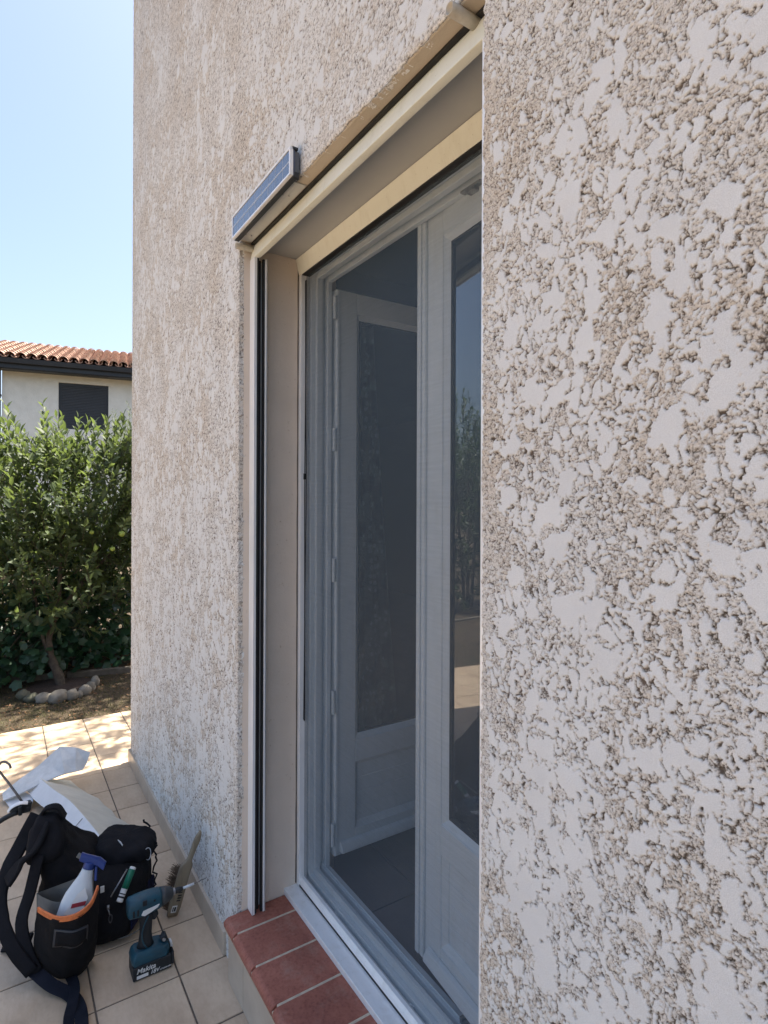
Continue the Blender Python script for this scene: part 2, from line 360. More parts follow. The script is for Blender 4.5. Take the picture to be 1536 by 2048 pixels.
def relief(X, Z, edge):
    """height and masks of the crushed roughcast: flattened plaques packed in a bed of grit; edge = distance to nearest arris"""
    ed = np.exp(-np.abs(edge)/.02)
    big = fbm(X/.22+3, Z/.28, 3)
    hz = .10*np.clip(Z-1.8, -1, 2.0)
    wx = X + .0035*pn(X/.011, Z/.011+5) + .0016*pn(X/.0042+2, Z/.0042)+.010*pn(X/.05, Z/.05)
    wz = Z + .0035*pn(X/.011+9, Z/.011) + .0016*pn(X/.0042, Z/.0042+7)+.012*pn(X/.05+5, Z/.05)
    rag = .17*fbm(X/.0065, Z/.0065, 3, .65)
    mk = np.zeros(X.shape); cr = np.zeros(X.shape)
    PLAQ = ((.034, .046, .24, .13, 0.), (.0165, .0225, .34, .15, 31.), (.0098, .012, .44, .19, 77.), (.0066, .0076, .40, .21, 131.))
    if X.min() > 1.5: PLAQ = ((.040, .056, .16, .13, 0.), (.024, .034, .26, .15, 31.), (.014, .020, .34, .19, 77.))
    for (sx_, sz_, p_, e0, ox) in PLAQ:
        f_, r_ = celli(wx/sx_+ox, wz/sz_+ox)
        pr = p_-.95*big*.6-.75*ed-hz*1.1
        e_ = f_-e0+rag*(1.6 if sx_ > .03 else 1.2)
        on = (r_ < pr)
        m_ = sst(0, .0028/sx_*.5, e_)*on
        cr = np.where(mk > .5, cr, np.maximum(cr, np.exp(-((e_+.0011/sx_)/(.0012/sx_))**2)*on*np.clip(.55+1.5*pn(X/.016+ox, Z/.016), .1, 1)))
        mk = np.maximum(mk, m_)
    cr = cr*(1-mk)
    qx, qz = X+.0022*pn(X/.006, Z/.006), Z+.0022*pn(X/.006+4, Z/.006)
    def grain(k_):
        c1, c2 = cell((qx-.35*qz)/(.0056*k_), qz/(.0050*k_)); b1, b2 = cell(qx/(.0105*k_)+7, qz/(.0105*k_))
        return .9*np.clip((c2-c1)/.30, 0, 1)+.5*np.clip((b2-b1)/.25, 0, 1)-.75+.45*pn(X/(.0075*k_)+3, Z/(.0075*k_))
    if X.min() > 1.5: gr = grain(2.0)
    elif X.max() < .8: gr = grain(1.0)
    else: wX = sst(.75, 1.8, X); gr = grain(1.0)*(1-wX)+grain(2.0)*wX
    fine = pn(X*420, Z*420)
    h_rough = np.minimum(-.0012 + .0020*gr - .0024*cr - .0004*np.clip(big+.3, 0, 1), .0003)
    h = h_rough*(1-mk) + mk*(.00015*fine + .0004*pn(X*50, Z*50))
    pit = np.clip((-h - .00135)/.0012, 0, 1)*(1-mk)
    return h, mk, pit
WV, WF, WA, WB = [], [], [], []; woff = 0
def axis(segs):
    out = []
    for a, b, st in segs: k = max(1, int(round((b-a)/st))); out += list(np.linspace(a, b, k, endpoint=False))
    return np.array(out+[segs[-1][1]])
def wall_patch(sx, sz, xlo=None, xhi=None, zlo=None):
    """sx, sz run past an arris by up to 2 cm: there the sheet turns round the corner"""
    global woff
    S, T = np.meshgrid(sx, sz, indexing='ij')
    ex = np.full(S.shape, 9.)
    if xlo is not None: ex = np.minimum(ex, np.abs(S-xlo))
    if xhi is not None: ex = np.minimum(ex, np.abs(xhi-S))
    if zlo is not None: ex = np.minimum(ex, np.abs(T-zlo))
    h, mk, pit = relief(S, T, ex)
    X, Z, Y = S.copy(), T.copy(), h.copy()
    jn = .0060*fbm(T/.012+50, S*0+3.3, 3)+.0035*pn(T/.09, S*0+8.8); jz = .0060*fbm(S/.012+50, T*0+1.3, 3)+.003*pn(S/.09, T*0+8.8)
    def wrap(q, over, sign, jit):
        c_ = over > 0
        if q == 'x': X[c_] = ((xlo if sign < 0 else xhi) + sign*h[c_]*.8)
        else: Z[c_] = zlo - h[c_]*.8
        Y[c_] = -over[c_]-.002
    rr = .006
    if xlo is not None:
        X += -(-jn)*np.exp(-np.abs(S-xlo)/.008)
        wrap('x', xlo-S, -1, jn); X[S < xlo] += jn[S < xlo]
    if xhi is not None:
        X += jn*np.exp(-np.abs(xhi-S)/.008)*(S <= xhi)
        wrap('x', S-xhi, 1, jn); X[S > xhi] += jn[S > xhi]
    if zlo is not None:
        Z += jz*np.exp(-np.abs(T-zlo)/.008)*(T >= zlo)
        wrap('z', zlo-T, -1, jz); Z[T < zlo] += jz[T < zlo]
    # rounded arris
    Y -= .0035*np.exp(-ex/.003)*(Y > -.004)
    a, b = S.shape
    idx = np.arange(a*b).reshape(a, b)+woff
    q = np.stack([idx[:-1, :-1], idx[:-1, 1:], idx[1:, 1:], idx[1:, :-1]], -1).reshape(-1, 4)
    WV.append(np.stack([X, Y, Z], -1).reshape(-1, 3)); WF.append(q); WA.append(mk.ravel()); WB.append(pit.ravel()); woff += a*b
wall_patch(axis([(-1.2, -.1, .02), (-.1, .2, .006), (.2, XN, .0014), (XN, XN+.02, .002)]),
           axis([(0, .45, .007), (.45, .66, .003), (.66, 2.42, .00145), (2.42, 2.6, .006), (2.6, 3.4, .02)]), xhi=XN)
wall_patch(axis([(XJ-.02, XJ, .003), (XJ, 2.6, .005), (2.6, XC, .007), (XC, XC+.02, .004)]),
           axis([(0, 3.2, .0032), (3.2, 4.6, .005), (4.6, 5.5, .03)]), xlo=XJ, xhi=XC)
wall_patch(axis([(XN, XJ, .0032)]), axis([(ZT-.02, ZT, .002), (ZT, 3.4, .003), (3.4, 4.4, .02)]), zlo=ZT)
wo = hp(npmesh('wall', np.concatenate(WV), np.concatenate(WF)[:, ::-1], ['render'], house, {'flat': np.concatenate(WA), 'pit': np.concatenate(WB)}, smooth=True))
# masonry core behind the render
core = MB(); YF, YB = -.0205, -.36
core.box((-7, YF, -.1), (XN+.0, YB, 5.5)).box((XJ, YF, -.1), (XC-.012, YB, 5.5)).box((XN+.001, YF, ZT+.012), (XJ-.001, YB, 5.498)).box((XN+.001, YF, -.1), (XJ-.001, YB, .19))
core.box((XC-.3, YB-.001, -.1), (XC-.014, -8, 5.499)).box((-7, YB-.001, -.1), (-6.7, -8, 5.499)).box((-6.69, -7.7, -.1), (XC-.301, -8, 5.497))
core.box((-6.69, YB-.001, 2.75), (XC-.301, -7.69, 2.9))
core.box((-7.0, 0, 5.502), (XC, -8, 5.62))
hp(core.build('masonry', 'plaster', house))
coarse = MB().add([(-7, -.004, 0), (-1.2, -.004, 0), (-1.2, -.004, 5.5), (-7, -.004, 5.5)], [(0, 1, 2, 3)])
coarse.add([(-1.2, -.004, 3.4), (XJ, -.004, 3.4), (XJ, -.004, 5.5), (-1.2, -.004, 5.5)], [(0, 1, 2, 3)])
hp(coarse.build('rear_render', 'render', house))
# smooth plaster reveal (jambs and head), thin slabs on the masonry
for a_, b_ in ((XJ-.001, XJ+.03), (XN-.03, XN+.001)): hp(MB().box((a_, -.018, ZS-.02), (b_, -.30, ZT+.01)).build('reveal', 'plaster', house))
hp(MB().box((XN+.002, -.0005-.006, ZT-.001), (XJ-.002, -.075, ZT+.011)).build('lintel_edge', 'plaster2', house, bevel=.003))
for k_ in range(1):
    hp(MB().tube([(XJ-.0015, -.2115+.0006*math.sin(z*31), z) for z in np.linspace(.23, 2.38, 60)], .0028, 6).build('sealant', 'grout', house, smooth=True))
# terracotta sill with bullnose and grout lines
sill = MB(); gx = 1.769-.155*np.arange(-1, 9)
edges = [XJ-.004]+[g for g in gx if XN+.03 < g < XJ-.02]+[XN-.0]
for i in range(len(edges)-1):
    x1, x0 = edges[i]-.0036*(i > 0), edges[i+1]+.0036
    prof = [(-.20, .18), (-.20, .2045), (.018, .2045)]+[(.026+.018*math.sin(a_), .1865+.018*math.cos(a_)) for a_ in np.linspace(.1, 2.2, 8)]+[(.036, .165), (.030, .165), (.030, .18)]
    dz = random.uniform(-.0006, .0006)
    sill.prism([(x0, y, z+dz) for y, z in prof], (x1-x0, 0, 0))
sill.box((XN, -.20, .178), (XJ-.006, .0265, .2032), 1).box((XN, .0265, .168), (XJ-.006, .0405, .1915), 1)
hp(sill.build('sill', ['terra', 'sillgrout'], house, bevel=.0015, seg=1))
# skirting tiles
sk = MB()
k = 0; x = XC+.012
xs = [XC+.012]+[g for g in (1.96+.2435*np.arange(-14, 8)) if -1.2 < g < XC-.02][::-1]
for i in range(len(xs)-1):
    a_, b_ = xs[i]-.0012, xs[i+1]+.0012
    if b_ >= XJ or a_ <= XN: sk.box((b_, -.003, .0), (a_, .0105, .082+random.uniform(-.001, .001)))
xs2 = [XJ-.006]+[1.96-.2435*k_ for k_ in range(1, 6)]+[XN]
for i in range(len(xs2)-1):
    a_, b_ = xs2[i]-.0012, xs2[i+1]+.0012
    if a_-b_ > .02: sk.box((b_, .018, .0), (a_, .0285, .166))
sk.box((XN, -.006, 0), (XJ-.008, .0181, .165), 1)
sk.box((XC+.002, -.0, 0), (XC+.0125, -1.0, .082))
hp(sk.build('skirting', ['skirt', 'grout'], house, bevel=.002))

# ------------------------------------------------------------------ roller shutter
sh_ = thing('roller_shutter', 'white rolled up shutter in the door opening with slotted guide rails down both jambs', 'roller shutter', (XJ, -.05, ZS))
def at0(o, root): o.location = -Vector(root.location); return o
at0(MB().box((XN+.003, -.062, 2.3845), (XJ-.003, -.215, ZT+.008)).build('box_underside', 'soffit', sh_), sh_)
# end slat: gently curved face
prof = [(-.0490+.0125*u**.6, 2.3925-.050*u) for u in np.linspace(0, 1, 10)]
prof += [(-.0385, 2.3415), (-.0565, 2.3415), (-.0565, 2.3925)]
at0(MB().prism([(XN+.004, y, z) for y, z in prof], (XJ-XN-.012, 0, 0)).build('end_slat', 'alushade', sh_, smooth=False, bevel=.001), sh_)
at0(MB().box((XN+.004, -.057, 2.352), (XJ-.008, -.0605, 2.398)).box((XN+.004, -.0385, 2.3930), (XJ-.008, -.0550, 2.3985)).build('seal', 'black', sh_), sh_)
at0(MB().box((XN+.004, -.061, 2.372), (XJ-.008, -.064, 2.384)).build('slat_edge', 'alushade', sh_), sh_)
def guide(x0, sgn, zb):
    g = MB(); X1 = x0+sgn*(.043 if sgn < 0 else .0395)
    g.box((x0, -.037, zb), (X1, -.0395, 2.343)); g.box((x0, -.0785, zb), (X1, -.082, 2.343))
    g.box((x0, -.0397, zb), (x0+sgn*.003, -.0783, 2.343))
    g.box((X1, -.0372, zb), (X1-sgn*.0025, -.046, 2.342)); g.box((X1, -.0735, zb), (X1-sgn*.0025, -.0818, 2.342))
    o = at0(g.build('guide_rail', 'alu', sh_, bevel=.0008), sh_)
    b = MB().box((X1-sgn*.003, -.0465, zb+.001), (X1-sgn*.012, -.0525, 2.341)).box((X1-sgn*.003, -.067, zb+.001), (X1-sgn*.012, -.073, 2.341)).box((X1-sgn*.020, -.0530, zb+.001), (X1-sgn*.024, -.066, 2.341))
    bo = b.build('brush_seal', 'black', o)
guide(XJ-.0015, -1, .206); guide(XN+.0015, 1, .206)
for i, (x, r_) in enumerate(((1.848, .0105), (.772, .0110))):
    pt = MB(); seg = 20; rings = []
    for (y, rad) in ((-.052, r_), (.014, r_), (.0148, r_-.0006), (.0148, r_-.0018), (-.045, r_-.002)):
        rings.append([(x+rad*math.cos(2*math.pi*k/seg), y, 2.377+.012*i+rad*math.sin(2*math.pi*k/seg)) for k in range(seg)])
    pt.loft(rings, caps=True)
    at0(pt.build('stop_tube', 'pipe', sh_, smooth=True), sh_)

# ------------------------------------------------------------------ solar panel
sp = thing('solar_panel', 'small blue solar panel strip on a grey bracket at the lintel corner', 'solar panel', (1.6, .03, 2.40))
x0, x1, z0, z1 = 1.384, 1.831, 2.386, 2.458; yf = .034
fr = MB()
for a_, b_ in (((x0, .024, z0), (x1, yf, z0+.0055)), ((x0, .024, z1-.0055), (x1, yf, z1)), ((x0, .0241, z0+.0055), (x0+.0055, yf-.0001, z1-.0055)), ((x1-.0055, .0241, z0+.0055), (x1, yf-.0001, z1-.0055))): fr.box(a_, b_)
at0(fr.build('frame', 'alu', sp, bevel=.0008), sp)
at0(MB().box((x0+.003, .018, z0+.003), (x1-.003, .0318, z1-.003)).build('cell_plate', 'cell', sp), sp)
bl = MB(); bl.box((x0+.006, .0319, (z0+z1)/2-.0015), (x1-.006, .0323, (z0+z1)/2+.0015))
for i in range(1, 9):
    xx = x0+(x1-x0)*i/9; bl.box((xx-.0007, .0319, z0+.006), (xx+.0006, .0322, (z0+z1)/2-.0016)); bl.box((xx-.0006, .0319, (z0+z1)/2+.0016), (xx+.0006, .0322, z1-.006))
at0(bl.build('busbar', 'silver', sp), sp)
at0(MB().box((x0+.006, .004, z0+.012), (x1-.006, .0175, z1-.004)).build('back_casing', 'casing', sp, bevel=.002), sp)
at0(MB().box((x0-.0008, .0105, z1-.004), (x1+.0008, .026, z1+.002)).box((x0-.0005, .0105, z0-.003), (x1+.0005, .0238, z0+.002)).build('edge_trim', 'darkmetal', sp), sp)
at0(MB().box((1.428, -.034, 2.3955), (1.838, .022, 2.398)).box((1.428, .0198, 2.372+.0255), (1.838, .022, 2.41)).build('bracket', 'bracket', sp, bevel=.0005), sp)
for x in (1.50, 1.79):
    for y, r_ in ((.002, .0034), (-.016, .002)):
        at0(MB().tube([(x, y, 2.3957), (x, y, 2.3930)], r_, 10).build('screw', 'steel', sp), sp)
lug = MB().box((x0+.002, .006, z0-.004), (x0+.010, .020, z0+.012)); at0(lug.build('hinge_clip', 'darkmetal', sp), sp)

# ------------------------------------------------------------------ insect screen
ins = thing('insect_screen', 'white framed pleated insect screen with dark mesh across the door opening', 'insect screen', (XJ, -.22, .225))
# head cassette with sloped face, side rail, floor track
at0(MB().prism([(XN+.002, -.200, 2.3835), (XN+.002, -.213, 2.330), (XN+.002, -.245, 2.330), (XN+.002, -.245, 2.3835)], (XJ-XN-.004, 0, 0)).build('top_cassette', 'alushade', ins, bevel=.002), ins)
at0(MB().box((XN+.024, -.2150, 2.3262), (XJ-.024, -.2440, 2.3298)).build('cassette_seal', 'black', ins), ins)
for a_, b_ in ((XJ-.022, XJ-.0015), (XN+.0015, XN+.022)):
    at0(MB().box((a_, -.213, .228), (b_, -.243, 2.3295)).build('side_frame', 'alu', ins, bevel=.0012), ins)
at0(MB().prism([(XN+.002, -.215, .2265), (XN+.002, -.215, .2465), (XN+.002, -.2215, .2555), (XN+.002, -.236, .2555), (XN+.002, -.236, .2265)], (XJ-.0225-XN-.002, 0, 0)).build('bottom_rail', 'alu', ins, bevel=.001), ins)
at0(MB().box((XN+.002, -.2153, .2266), (XJ-.0225, -.2143, .2335)).build('track_gap', 'black', ins), ins)
at0(MB().box((XN-.01, -.166, .2052), (XJ+.035, -.2135, .2255)).box((XN, -.2135, .2055), (XJ, -.31, .2250)).build('sill_profile', 'alu', ins, bevel=.0015), ins)
at0(MB().add([(XN+.02, -.232, .25), (XJ-.02, -.232, .25), (XJ-.02, -.232, 2.335), (XN+.02, -.232, 2.335)], [(0, 1, 2, 3)]).build('mesh', 'mesh', ins), ins)
cp = [(1.834+.001*math.sin(z*3), -.2275-.0010*math.sin(z*7), z) for z in np.linspace(2.31, .80, 40)]
cp2 = [(1.829+.0045*math.sin(z*6.3+1)*math.sin((z-.8)*2.05), -.2280, z) for z in np.linspace(.80, 2.31, 40)]
at0(MB().tube(cp+[(1.8315, -.228, .794)]+cp2, .0016, 5).build('pull_cord', 'black', ins), ins)
at0(MB().box((1.832, -.224, 1.625), (1.838, -.231, 1.645)).build('cord_cleat', 'black', ins), ins)

# ------------------------------------------------------------------ french door
fd = thing('french_door', 'white two leaf french door standing open behind the insect screen', 'door', (1.3, -.3, .22))
jf = MB()
for s, xe in ((-1, XJ), (1, XN)):
    jf.box((xe+s*.034, -.246, .25), (xe+s*.0, -.262, 2.37)); jf.box((xe+s*.046, -.262, .25), (xe, -.284, 2.37))
    jf.box((xe+s*.026, -.284, .25), (xe, -.300, 2.37)); jf.box((xe+s*.052, -.300, .25), (xe, -.318, 2.37))
jf.box((XN+.047, -.262, 2.318), (XJ-.047, -.284, 2.37)).box((XN+.035, -.246, 2.334), (XJ-.035, -.2619, 2.37)).box((XN+.027, -.2841, 2.338), (XJ-.027, -.2999, 2.371)).box((XN+.053, -.3001, 2.312), (XJ-.053, -.318, 2.37))
at0(jf.build('fixed_frame', 'pvc', fd, bevel=.003), fd)
thf = MB().box((XN+.0, -.246, .2255), (XJ-.0, -.262, .262)).box((XN, -.2621, .2256), (XJ, -.2745, .285)).box((XN, -.2746, .2257), (XJ, -.290, .262)).box((XN, -.2901, .2258), (XJ, -.3175, .279)).box((XN, -.296, .279), (XJ, -.300, .286))
at0(thf.build('threshold', 'pvc', fd, bevel=.0025), fd)
st = MB()
for x in (1.06,):
    st.box((x-.03, -.292, .279), (x+.03, -.308, .287)).box((x-.03, -.291, .2872), (x-.018, -.309, .294)).box((x-.004, -.291, .2872), (x+.008, -.309, .294)).box((x+.020, -.291, .2872), (x+.03, -.309, .294))
at0(st.build('strike_plate', 'steel', fd, bevel=.001), fd)
at0(MB().box((1.03, -.292, 2.306), (1.10, -.308, 2.312)).box((1.05, -.29, 2.297), (1.08, -.31, 2.3058)).build('strike_plate', 'steel', fd, bevel=.001), fd)
for x in (1.62, 1.22):
    at0(MB().tube([(x, -.2465, .243), (x, -.2405, .243)], .006, 8).box((x-.004, -.2405, .242), (x+.004, -.2370, .256)).build('screw_cap', 'pvc', fd), fd)
for x in (1.66, 1.55): at0(MB().box((x-.045, -.2445, 2.343), (x+.045, -.2462, 2.350)).build('vent_slot', 'black', fd), fd)

def leaf(name, W, Z0, Z1, M, flip, label, hinges):
    """local: x from hinge (0) to free edge (W), y outwards face at 0, body to -.06"""
    r_ = bpy.data.objects.new(name, None); link(r_, fd); r_['label'] = label
    r_.matrix_local = Matrix.Translation(-Vector(fd.location)) @ M
    sw = .085; gz0, gz1 = .70-.0, Z1-.075; pz0, pz1 = Z0+.075, gz0-.08
    f = MB()
    f.box((0, 0, Z0), (sw, -.055, Z1)).box((W-sw, 0, Z0), (W, -.055, Z1))
    f.box((sw, -.0003, Z1-.075), (W-sw, -.0547, Z1)).box((sw, -.0003, Z0), (W-sw, -.0547, pz0)).box((sw, -.0003, pz1), (W-sw, -.0547, gz0))
    f.build('leaf_frame', 'pvc', r_, bevel=.003)
    # glazing bead: sloped frame round the pane
    bd = MB()
    for (xa, xb, za, zb) in ((sw, W-sw, gz0, gz1), (sw, W-sw, pz0, pz1)):
        o_, i_ = [(xa, za), (xb, za), (xb, zb), (xa, zb)], [(xa+.016, za+.016), (xb-.016, za+.016), (xb-.016, zb-.016), (xa+.016, zb-.016)]
        for k in range(4):
            k2 = (k+1) % 4
            bd.add([(o_[k][0], -.004, o_[k][1]), (o_[k2][0], -.004, o_[k2][1]), (i_[k2][0], -.016, i_[k2][1]), (i_[k][0], -.016, i_[k][1]),
                    (o_[k][0], -.045, o_[k][1]), (o_[k2][0], -.045, o_[k2][1]), (i_[k2][0], -.036, i_[k2][1]), (i_[k][0], -.036, i_[k][1])],
                   [(0, 1, 2, 3), (4, 7, 6, 5), (3, 2, 6, 7)])
    bd.build('glazing_bead', 'pvc', r_)
    gsk = MB()
    for (xa, xb, za, zb) in ((sw+.016, W-sw-.016, gz0+.016, gz1-.016),):
        for a_, b_ in (((xa, -.0155, za), (xb, -.0215, za+.004)), ((xa, -.0155, zb-.004), (xb, -.0215, zb)), ((xa, -.0156, za+.004), (xa+.004, -.0214, zb-.004)), ((xb-.004, -.0156, za+.004), (xb, -.0214, zb-.004))): gsk.box(a_, b_)
    gsk.build('gasket', 'black', r_)
    MB().box((sw+.014, -.022, gz0+.014), (W-sw-.014, -.0222, gz1-.014)).build('pane', 'glass', r_)
    pan = MB(); n_ = 4
    for k in range(n_):
        za = pz0+.014+(pz1-pz0-.028)*k/n_; zb = pz0+.014+(pz1-pz0-.028)*(k+1)/n_
        pan.box((sw+.014, -.018, za+.0008), (W-sw-.014, -.034, zb-.0008))
    pan.box((sw+.014, -.0195, pz0+.014), (W-sw-.014, -.0335, pz1-.014))
    pan.build('lower_panel', 'pvc', r_, bevel=.0012)
    # weather bar
    wb = MB().prism([(.02, .0003, Z0+.012), (.02, .0003, Z0+.048), (.02, .012, Z0+.044), (.02, .024, Z0+.026), (.02, .024, Z0+.014)], (W-.055, 0, 0))
    wb.build('weather_bar', 'pvc', r_, bevel=.003)
    ov = MB()
    if flip:  # astragal on the free edge
        ov.box((W-.012, .0002, Z0+.0), (W+.028, .010, Z1+.02)).box((W+.002, .0101, Z0+.004), (W+.020, .016, Z1+.016))
    else:
        ov.box((-.0, .0002, Z0+.004), (.012, .006, Z1-.004)); ov.box((W-.012, .0002, Z0), (W+.012, .008, Z1))
    ov.build('edge_moulding', 'pvc', r_, bevel=.003)
    for z in hinges: MB().tube([(-.010, .006, z-.04), (-.010, .006, z-.0015)], .007, 10).tube([(-.010, .006, z+.0015), (-.010, .006, z+.04)], .007, 10).tube([(-.010, .006, z-.0015), (-.010, .006, z+.0015)], .005, 8).build('hinge', 'pvc', r_, smooth=False)
    return r_
# far leaf, swung 90 degrees into the room: hinge at (1.80,-.335), outside face looks towards -X
Mfar = Matrix.Translation((1.80, -.330, 0)) @ Matrix.Rotation(R(90), 4, 'Z') @ Matrix.Scale(-1, 4, (1, 0, 0))
leaf('door_leaf', .52, .308, 2.292, Mfar, False, 'far leaf swung fully into the room', (2.223, 1.764, 1.311, .852, .391))
a_ = R(5.5)
Mnear = Matrix.Translation((.765, -.281, 0)) @ Matrix.Rotation(-a_, 4, 'Z')
leaf('door_leaf', .527, .300, 2.325, Mnear, True, 'near leaf opened only slightly', ())
# lace curtain behind the far leaf
cu = MB(); vs = []; nz, ny = 60, 48
for i in range(nz):
    z = 2.24-(2.24-.70)*i/(nz-1); u = i/(nz-1)
    yl = -.415; yr = -.520 - .115*u**1.1
    for j in range(ny):
        q = j/(ny-1); y = yl+(yr-yl)*q
        x = 1.868+.012*math.sin(q*16+u*1.5)*(.5+.6*u)+.006*math.sin(q*37+u*4)
        vs.append((x, y, z))
fs = [(i*ny+j, i*ny+j+1, (i+1)*ny+j+1, (i+1)*ny+j) for i in range(nz-1) for j in range(ny-1)]
cu.add(vs, fs)
cuo = cu.build('curtain', 'lace', None, smooth=True); tag(cuo, 'white floral lace curtain hanging behind the glass of the far door leaf', 'curtain')

# ------------------------------------------------------------------ room inside
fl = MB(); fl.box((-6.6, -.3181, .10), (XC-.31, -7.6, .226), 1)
for i in range(-14, 5):
    for j in range(0, 14):
        xa = 1.59+.42*i; ya = -.545-.42*j+.42
        xb, yb = xa+.4175, ya-.4175
        xa2, xb2 = max(xa+.0025, -4), min(xb, 3.38); ya2 = min(ya-.0025, -.3182); 
        if xb2 > xa2 and ya2 > yb: fl.box((xa2, ya2, .2261), (xb2, yb, .2300))
tag(fl.build('interior_floor', ['intfloor', 'intgrout'], None), kind='structure')
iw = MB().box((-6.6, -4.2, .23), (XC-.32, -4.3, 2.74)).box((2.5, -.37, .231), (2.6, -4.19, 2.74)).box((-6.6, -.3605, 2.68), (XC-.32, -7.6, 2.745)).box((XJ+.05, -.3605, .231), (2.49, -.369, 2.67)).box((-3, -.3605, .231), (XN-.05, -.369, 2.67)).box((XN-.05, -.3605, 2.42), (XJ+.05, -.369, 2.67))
tag(iw.build('interior_walls', 'intwall', None), kind='structure')

# ------------------------------------------------------------------ patio
pv = []; pf = []; tone = []
px_lines = 1.96+.2435*np.arange(-18, 12); py_lines = .155+.2475*np.arange(-3, 38)  # extra rows added out of view to bounce sunlight onto the wall
patio_end = px_lines[-1]
g_ = .0029
for i in range(len(px_lines)-1):
    for j in range(len(py_lines)-1):
        xa, xb, ya, yb = px_lines[i]+g_, px_lines[i+1]-g_, py_lines[j]+g_, py_lines[j+1]-g_
        if yb < 0 and xa < XC: continue
        dz = random.uniform(-.0004, .0004); tx = random.uniform(-.0006, .0006); b = len(pv); tn = random.random(); be = .0022
        for (ux, uy, z) in ((0,0,-.012),(1,0,-.012),(1,1,-.012),(0,1,-.012),(0,0,-.0014),(1,0,-.0014),(1,1,-.0014),(0,1,-.0014)):
            pv.append((xa+(xb-xa)*ux, ya+(yb-ya)*uy, z+dz+tx*ux))
        for (ux, uy) in ((0, 0), (1, 0), (1, 1), (0, 1)):
            pv.append((xa+be+(xb-xa-2*be)*ux, ya+be+(yb-ya-2*be)*uy, dz+tx*ux))
        tone += [tn]*12
        pf += [(b, b+1, b+5, b+4), (b+1, b+2, b+6, b+5), (b+2, b+3, b+7, b+6), (b+3, b, b+4, b+7), (b+4, b+5, b+9, b+8), (b+5, b+6, b+10, b+9), (b+6, b+7, b+11, b+10), (b+7, b+4, b+8, b+11), (b+8, b+9, b+10, b+11)]
pat = npmesh('patio', np.array(pv), np.array(pf), ['tile'], None, {'tone': np.array(tone)})
tag(pat, kind='structure')
gr = MB().box((px_lines[0], py_lines[0], -.10), (patio_end+.001, py_lines[-1], -.0034)); tag(gr.build('patio_slab', 'grout', None), kind='structure')

# ------------------------------------------------------------------ garden ground
m, t, p = newmat('dry_lawn_soil'); v = coord(t)
c = ramp(t, noise(t, v, 5, 6, .7), [(.3, (.050, .048, .020)), (.5, (.075, .052, .030)), (.7, (.10, .072, .045))])
c = mixc(t, 1, c, ramp(t, noise(t, v, 90, 3), [(.35, (.5, .5, .5)), (.6, (1.1, 1.1, 1.1))]), 'MULTIPLY')
t.links.new(c, p.inputs['Base Color']); p.inputs['Roughness'].default_value = 1; bump(t, p, noise(t, v, 60, 5), .02, .8); MAT['soil'] = m
gx_ = np.concatenate([np.linspace(-60, 4.6, 12), np.linspace(4.64, 9, 110), np.linspace(10, 80, 20)])
gy_ = np.concatenate([np.linspace(-60, -4, 10), np.linspace(-3, 6, 170), np.linspace(8, 60, 14)])
GX, GY = np.meshgrid(gx_, gy_, indexing='ij')
GZ = -.045+.012*fbm(GX*2, GY*2, 3)+.008*fbm(GX*14, GY*14, 2); GZ[GX < 4.62] = -.12
GZ += .05*np.exp(-((GX-6.9)/.7)**2)
id_ = np.arange(GX.size).reshape(GX.shape)
q = np.stack([id_[:-1, :-1], id_[1:, :-1], id_[1:, 1:], id_[:-1, 1:]], -1).reshape(-1, 4)
tag(npmesh('ground', np.stack([GX, GY, GZ], -1).reshape(-1, 3), q, ['soil'], smooth=True), kind='structure')

# leaf cards: curved, folded blades with real outline
def leafmat(name, c1, c2, tcol, tw=.35, rough=.4):
    m = bpy.data.materials.new(name); m.use_nodes = True; t = m.node_tree; p = t.nodes['Principled BSDF']; o = t.nodes['Material Output']
    at = N(t, 'ShaderNodeAttribute'); at.attribute_name = 'tone'
    c = ramp(t, at.outputs['Fac'], [(0, c1), (1, c2)])
    t.links.new(c, p.inputs['Base Color']); p.inputs['Roughness'].default_value = rough
    tl = N(t, 'ShaderNodeBsdfTranslucent'); mx = N(t, 'ShaderNodeMixShader'); mx.inputs[0].default_value = tw
    t.links.new(mixc(t, .6, c, tcol), tl.inputs[0])
    t.links.new(p.outputs[0], mx.inputs[1]); t.links.new(tl.outputs[0], mx.inputs[2]); t.links.new(mx.outputs[0], o.inputs[0]); return m
MAT['leaf'] = leafmat('laurel_leaf', (.030, .052, .022), (.085, .115, .045), (.30, .40, .09), .34, .58)
MAT['leafbroad'] = leafmat('broad_leaf', (.018, .055, .030), (.035, .085, .040), (.08, .20, .04), .25)
MAT['leafhedge'] = leafmat('hedge_leaf', (.030, .060, .018), (.055, .095, .03), (.16, .26, .05), .3)
MAT['leafolive'] = leafmat('olive_leaf', (.11, .15, .08), (.20, .25, .13), (.30, .38, .14), .3)
MAT['dryleaf'] = leafmat('dry_leaf', (.11, .050, .022), (.26, .15, .075), (.3, .15, .05), .15, .8)
MAT['grass'] = leafmat('grass_blade', (.050, .060, .018), (.13, .10, .045), (.15, .2, .04), .25, .8)
MAT['bark'] = pm('bark', (.09, .07, .05), (.05, .038, .028), 40, .9, .6, .004)
T1 = np.array([(0, 0, 0), (-.20, .33, .05), (.20, .33, .05), (0, .33, -.0), (-.19, .66, .03), (.19, .66, .03), (0, .66, -.02), (0, 1, -.10)])
Q1 = np.array([(0, 3, 1, 1), (0, 2, 3, 3), (1, 3, 6, 4), (3, 2, 5, 6), (4, 6, 7, 7), (6, 5, 7, 7)])
